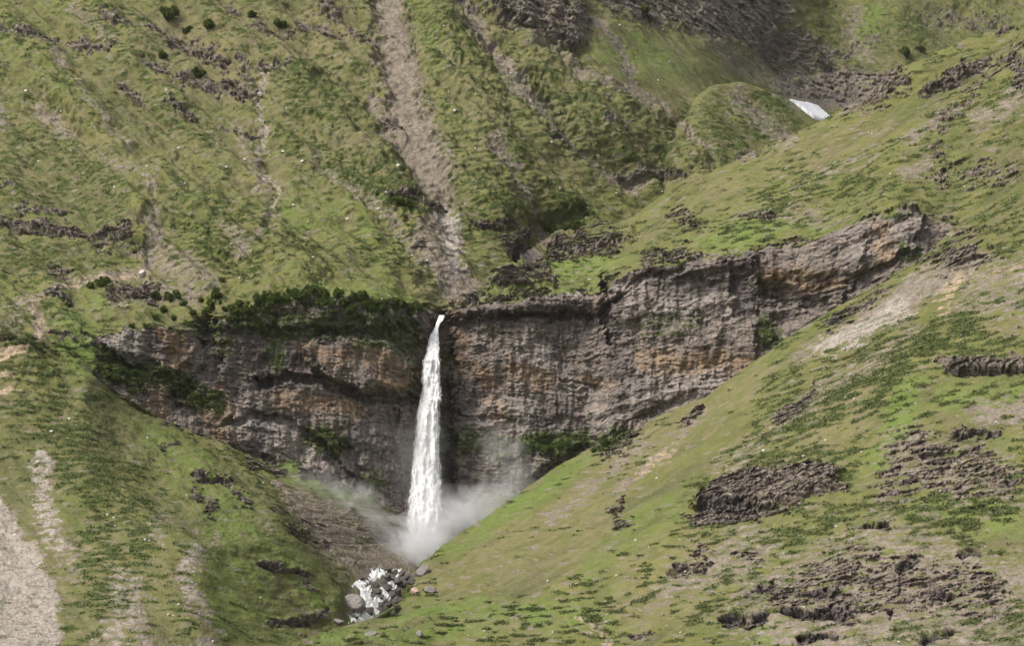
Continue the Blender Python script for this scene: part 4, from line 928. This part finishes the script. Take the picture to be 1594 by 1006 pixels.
# ------------------------------------------------------------------ water and snow laid on the hillside
def foam_material(name, c1, c2, c3, scale, stretch=(1, 1, 1), lo=.4, hi=.62):
    m = bpy.data.materials.new(name); nt, out = nodes(m); B = NB(nt)
    tc = B.new('ShaderNodeTexCoord').outputs['Object']
    q = B.mapping(tc, stretch)
    n = B.noise(q, scale, 5, .62, .4); f = B.noise(q, scale * 4, 3, .6)
    c = B.mix(B.rng(n, lo, hi), c2, c1)
    c = B.mix(B.rng(f, .55, .75, 0, .6), c, c3)
    B.bsdf(out, c, .55, B.bump(n, .5, .5), .3)
    return m
FOAM = foam_material('white_water', (.86, .86, .85), (.62, .62, .62), (.36, .36, .37), .5)
SNOW = foam_material('snow', (.52, .53, .56), (.45, .45, .48), (.38, .38, .40), .12)
def draped(name, src, x0, x1, y0, y1, key, lift, mat, rough, step=.9, wob=1.0):
    px, py, X, Y, Z, sh, nx, ny, nz = SHEETS[src]
    st = px[1] - px[0]
    gx = np.arange(x0, x1, step); gy = np.arange(y0, y1, step)
    GX, GY = np.meshgrid(gx, gy)
    col = (GX - px[0]) / st; ci = col.astype(int); cf = col - ci
    out = []
    for A in (X, Y, Z):
        def colget(c, gyv):
            r = np.empty_like(gyv)
            for cc in np.unique(c):
                m = c == cc
                r[m] = np.interp(gyv[m], py[:, cc], A[:, cc])
            return r
        out.append(colget(ci, GY) * (1 - cf) + colget(ci + 1, GY) * cf)
    PX_, PY_, PZ_ = out
    D = PY_ - lift * .8
    n1 = fb(GX * .25, GY * .25, 3, seed=61, T=TEX_R); n2 = fb(GX * .25, GY * .25, 8, seed=62)
    m = samp(key, GX + wob * 2.0 * n2, GY + wob * 1.2 * n1) + wob * .10 * n1
    bulge = ss(m, .35, .9)
    PY2 = PY_ - lift * bulge; PZ2 = PZ_ + lift * bulge * .9 + rough * n1 * .3 - lift * .5 * (1 - bulge)
    keep = (m[:-1, :-1] > .42) & (m[1:, 1:] > .42)
    ii = np.arange(GX.size).reshape(GX.shape)
    f = np.stack([ii[:-1, :-1], ii[1:, :-1], ii[1:, 1:], ii[:-1, 1:]], -1)[keep]
    used, inv = np.unique(f, return_inverse=True)
    co = np.stack([PX_, PY2, PZ2], -1).reshape(-1, 3)[used]
    me = mesh(name, co, [tuple(q) for q in inv.reshape(-1, 4).tolist()], mat, True)
    o = bpy.data.objects.new(name, me); COL.objects.link(o); o['kind'] = 'structure'
    return o
for s_, w_, w2_ in (([(586, 893), (580, 902)], 5, 3), ([(624, 890), (620, 896), (616, 902)], 2, 2), ([(596, 892), (586, 895)], 4, 5), ([(560, 912), (566, 922), (572, 935), (580, 942)], 6, 8), ([(575, 906), (563, 911)], 1.6, 2), ([(578, 942), (590, 936), (598, 922), (604, 914), (612, 906)], 5, 2), ([(604, 936), (606, 926), (612, 918)], 2, 1.5), ([(598, 922), (592, 926)], 3, 2), ([(578, 942), (582, 950), (580, 958), (570, 964), (556, 967), (546, 968)], 4, 4), ([(584, 952), (588, 958)], 5, 4), ([(556, 956), (562, 964)], 4, 3)):
    S('stream', s_, w_ * 1.1, 1, 2.5, 'max', w2_ * 1.1)
draped('stream', 'mountain_slope', 535, 650, 866, 985, 'stream', .35, FOAM, .3, step=.6, wob=1.15)
P('snow', [(1226, 152), (1238, 157), (1258, 160), (1274, 166), (1282, 173), (1292, 182), (1290, 192), (1266, 184), (1252, 173), (1240, 163), (1228, 155)], 1, 2)
draped('snow_patch', 'mountain_slope', 1205, 1310, 140, 205, 'snow', 1.5, SNOW, .05, wob=.12)

# ------------------------------------------------------------------ waterfall
def waterfall_material():
    m = bpy.data.materials.new('falling_water'); nt, out = nodes(m); B = NB(nt)
    tc = B.new('ShaderNodeTexCoord').outputs['Object']
    a = B.new('ShaderNodeAttribute', attribute_name='edge')
    n = B.noise(B.mapping(tc, (1, 1, .10)), .8, 5, .65, .6); f = B.noise(B.mapping(tc, (1, 1, .12)), 1.6, 5, .7, .4)
    c = B.mix(B.rng(n, .36, .60), (.56, .57, .59), (.82, .82, .82))
    c = B.mix(B.rng(f, .52, .72, 0, .5), c, (.60, .62, .65))
    b = B.new('ShaderNodeBsdfPrincipled'); B.link(c, b.inputs['Base Color']); b.inputs['Roughness'].default_value = .7
    b.inputs['Specular IOR Level'].default_value = .2
    tr = B.new('ShaderNodeBsdfTransparent'); mx = B.new('ShaderNodeMixShader')
    al = B.math('SUBTRACT', B.math('ADD', B.math('MULTIPLY', a.outputs['Fac'], 1.25), B.math('MULTIPLY', f, 2.6)), 1.42, clamp=True)
    B.link(al, mx.inputs[0]); B.link(tr.outputs[0], mx.inputs[1]); B.link(b.outputs[0], mx.inputs[2]); B.link(mx.outputs[0], out.inputs[0])
    return m
WF = waterfall_material()
wl = curve([(491, 684), (498, 681), (510, 677), (520, 671), (540, 667), (548, 666), (556, 663), (562, 660), (575, 659), (583, 658), (592, 657), (600, 659), (620, 655), (645, 650), (680, 647), (720, 643), (760, 640), (800, 635), (830, 631), (880, 626)])
wr = curve([(491, 692), (498, 690), (505, 684), (512, 682), (530, 682), (560, 684), (600, 684), (622, 687), (630, 683), (700, 684), (760, 687), (800, 687), (830, 684), (880, 680)])
wd = curve([(491, 773), (500, 770), (560, 762), (700, 757), (880, 750)])
def waterfall():
    rows = np.arange(491, 880, .9); nc = 44
    V, E = [], []
    for y in rows:
        l, r, D = wl(y), wr(y), wd(y)
        c, hw = (l + r) / 2, (r - l) / 2 + (1.8 if y > 520 else .6)
        for j in range(nc):
            a = -math.pi / 2 + math.pi * j / (nc - 1) * 1.0
            V.append((c + hw * math.sin(a), y, D, hw, math.cos(a)))
    A = np.array(V); x, y, D, hw, ca = A.T
    mx = (x - CX) / FPX * D; mz = (CY - y) / FPX * D
    n1 = fb(mx, mz, 5, 22, seed=71); n2 = fb(mx, mz, 2.6, 7, seed=72, T=TEX_R); n3 = fb(mx * 0, mz, 6, 9, seed=73)
    wid = hw * D / FPX
    k = np.clip((y - 505) / 60, .15, 1)
    Y = D - wid * .55 * ca - k * (.45 * n1 + .12 * n2) * ca
    X = mx + k * (.30 * n2 * (1 - ca) + .08 * n3)
    co = np.stack([X, Y, mz], -1)
    nr = len(rows); ii = np.arange(nr * nc).reshape(nr, nc)
    f = np.stack([ii[:-1, :-1], ii[1:, :-1], ii[1:, 1:], ii[:-1, 1:]], -1).reshape(-1, 4)
    me = mesh('waterfall', co, [tuple(q) for q in f.tolist()], WF, True)
    at_ = me.attributes.new('edge', 'FLOAT', 'POINT')
    at_.data.foreach_set('value', (np.clip(ca * 1.15, 0, 1) * np.clip((885 - y) / 110, 0, 1) ).astype(np.float32))
    o = bpy.data.objects.new('waterfall', me); COL.objects.link(o); o['kind'] = 'structure'
waterfall()

# ------------------------------------------------------------------ spray round the foot of the fall
def wpos(px, py, D): return ((px - CX) / FPX * D, D, (CY - py) / FPX * D)
def spray():
    x0, _, z1 = wpos(420, 600, 745); x1, _, z0 = wpos(880, 925, 745)
    y0, y1 = 700, 775
    v = [(x, y, z) for x in (x0, x1) for y in (y0, y1) for z in (z0, z1)]
    f = [(0, 1, 3, 2), (4, 6, 7, 5), (0, 4, 5, 1), (2, 3, 7, 6), (0, 2, 6, 4), (1, 5, 7, 3)]
    m = bpy.data.materials.new('spray'); nt, out = nodes(m); B = NB(nt)
    tc = B.new('ShaderNodeTexCoord').outputs['Object']
    n = B.noise(B.mapping(tc, (1, 1, 1.4), (0, .5, 0)), .075, 4, .6, 1.2)
    tot = None
    for px, py, D, rx, ry, rz, dens in ((632, 868, 734, 50, 12, 26, .09), (655, 845, 742, 75, 16, 55, .17), (600, 855, 736, 60, 14, 36, .085), (580, 818, 738, 50, 12, 26, .07), (530, 800, 736, 80, 14, 62, .085), (470, 770, 730, 95, 14, 50, .045),
                                        (745, 795, 748, 85, 14, 54, .075), (800, 750, 754, 55, 12, 70, .040), (775, 695, 758, 45, 10, 50, .028), (655, 740, 752, 50, 9, 120, .028), (700, 805, 748, 55, 14, 40, .08)):
        c = wpos(px, py, D); s = D / FPX
        sub = B.new('ShaderNodeVectorMath', operation='SUBTRACT'); B.link(tc, sub.inputs[0]); sub.inputs[1].default_value = c
        mu = B.new('ShaderNodeVectorMath', operation='MULTIPLY'); B.link(sub.outputs[0], mu.inputs[0]); mu.inputs[1].default_value = (1 / (rx * s), 1 / ry, 1 / (rz * s))
        ln = B.new('ShaderNodeVectorMath', operation='LENGTH'); B.link(mu.outputs[0], ln.inputs[0])
        r_ = B.math('SUBTRACT', ln.outputs['Value'], B.math('MULTIPLY', B.math('SUBTRACT', n, .5), 1.5))
        t = B.rng(r_, 1.0, .1, 0, dens)
        tot = t if tot is None else B.math('ADD', tot, t)
    pv = B.new('ShaderNodeVolumePrincipled'); pv.inputs['Color'].default_value = (.97, .97, 1.0, 1); pv.inputs['Anisotropy'].default_value = .2
    B.link(tot, pv.inputs['Density']); B.link(pv.outputs[0], out.inputs['Volume'])
    me = mesh('spray', v, f, m)
    o = bpy.data.objects.new('spray', me); COL.objects.link(o); o['kind'] = 'stuff'
spray()

# ------------------------------------------------------------------ air
def haze():
    x, y0, y1, z0, z1 = 1300, -60, 2600, -260, 460
    v = [(a, b, c) for a in (-x, x) for b in (y0, y1) for c in (z0, z1)]
    f = [(0, 1, 3, 2), (4, 6, 7, 5), (0, 4, 5, 1), (2, 3, 7, 6), (0, 2, 6, 4), (1, 5, 7, 3)]
    m = bpy.data.materials.new('haze'); nt, out = nodes(m); B = NB(nt)
    pv = B.new('ShaderNodeVolumePrincipled'); pv.inputs['Color'].default_value = (.93, .95, 1.0, 1)
    pv.inputs['Density'].default_value = .000012
    B.link(pv.outputs[0], out.inputs['Volume'])
    o = bpy.data.objects.new('haze', mesh('haze', v, f, m)); COL.objects.link(o); o['kind'] = 'stuff'
haze()
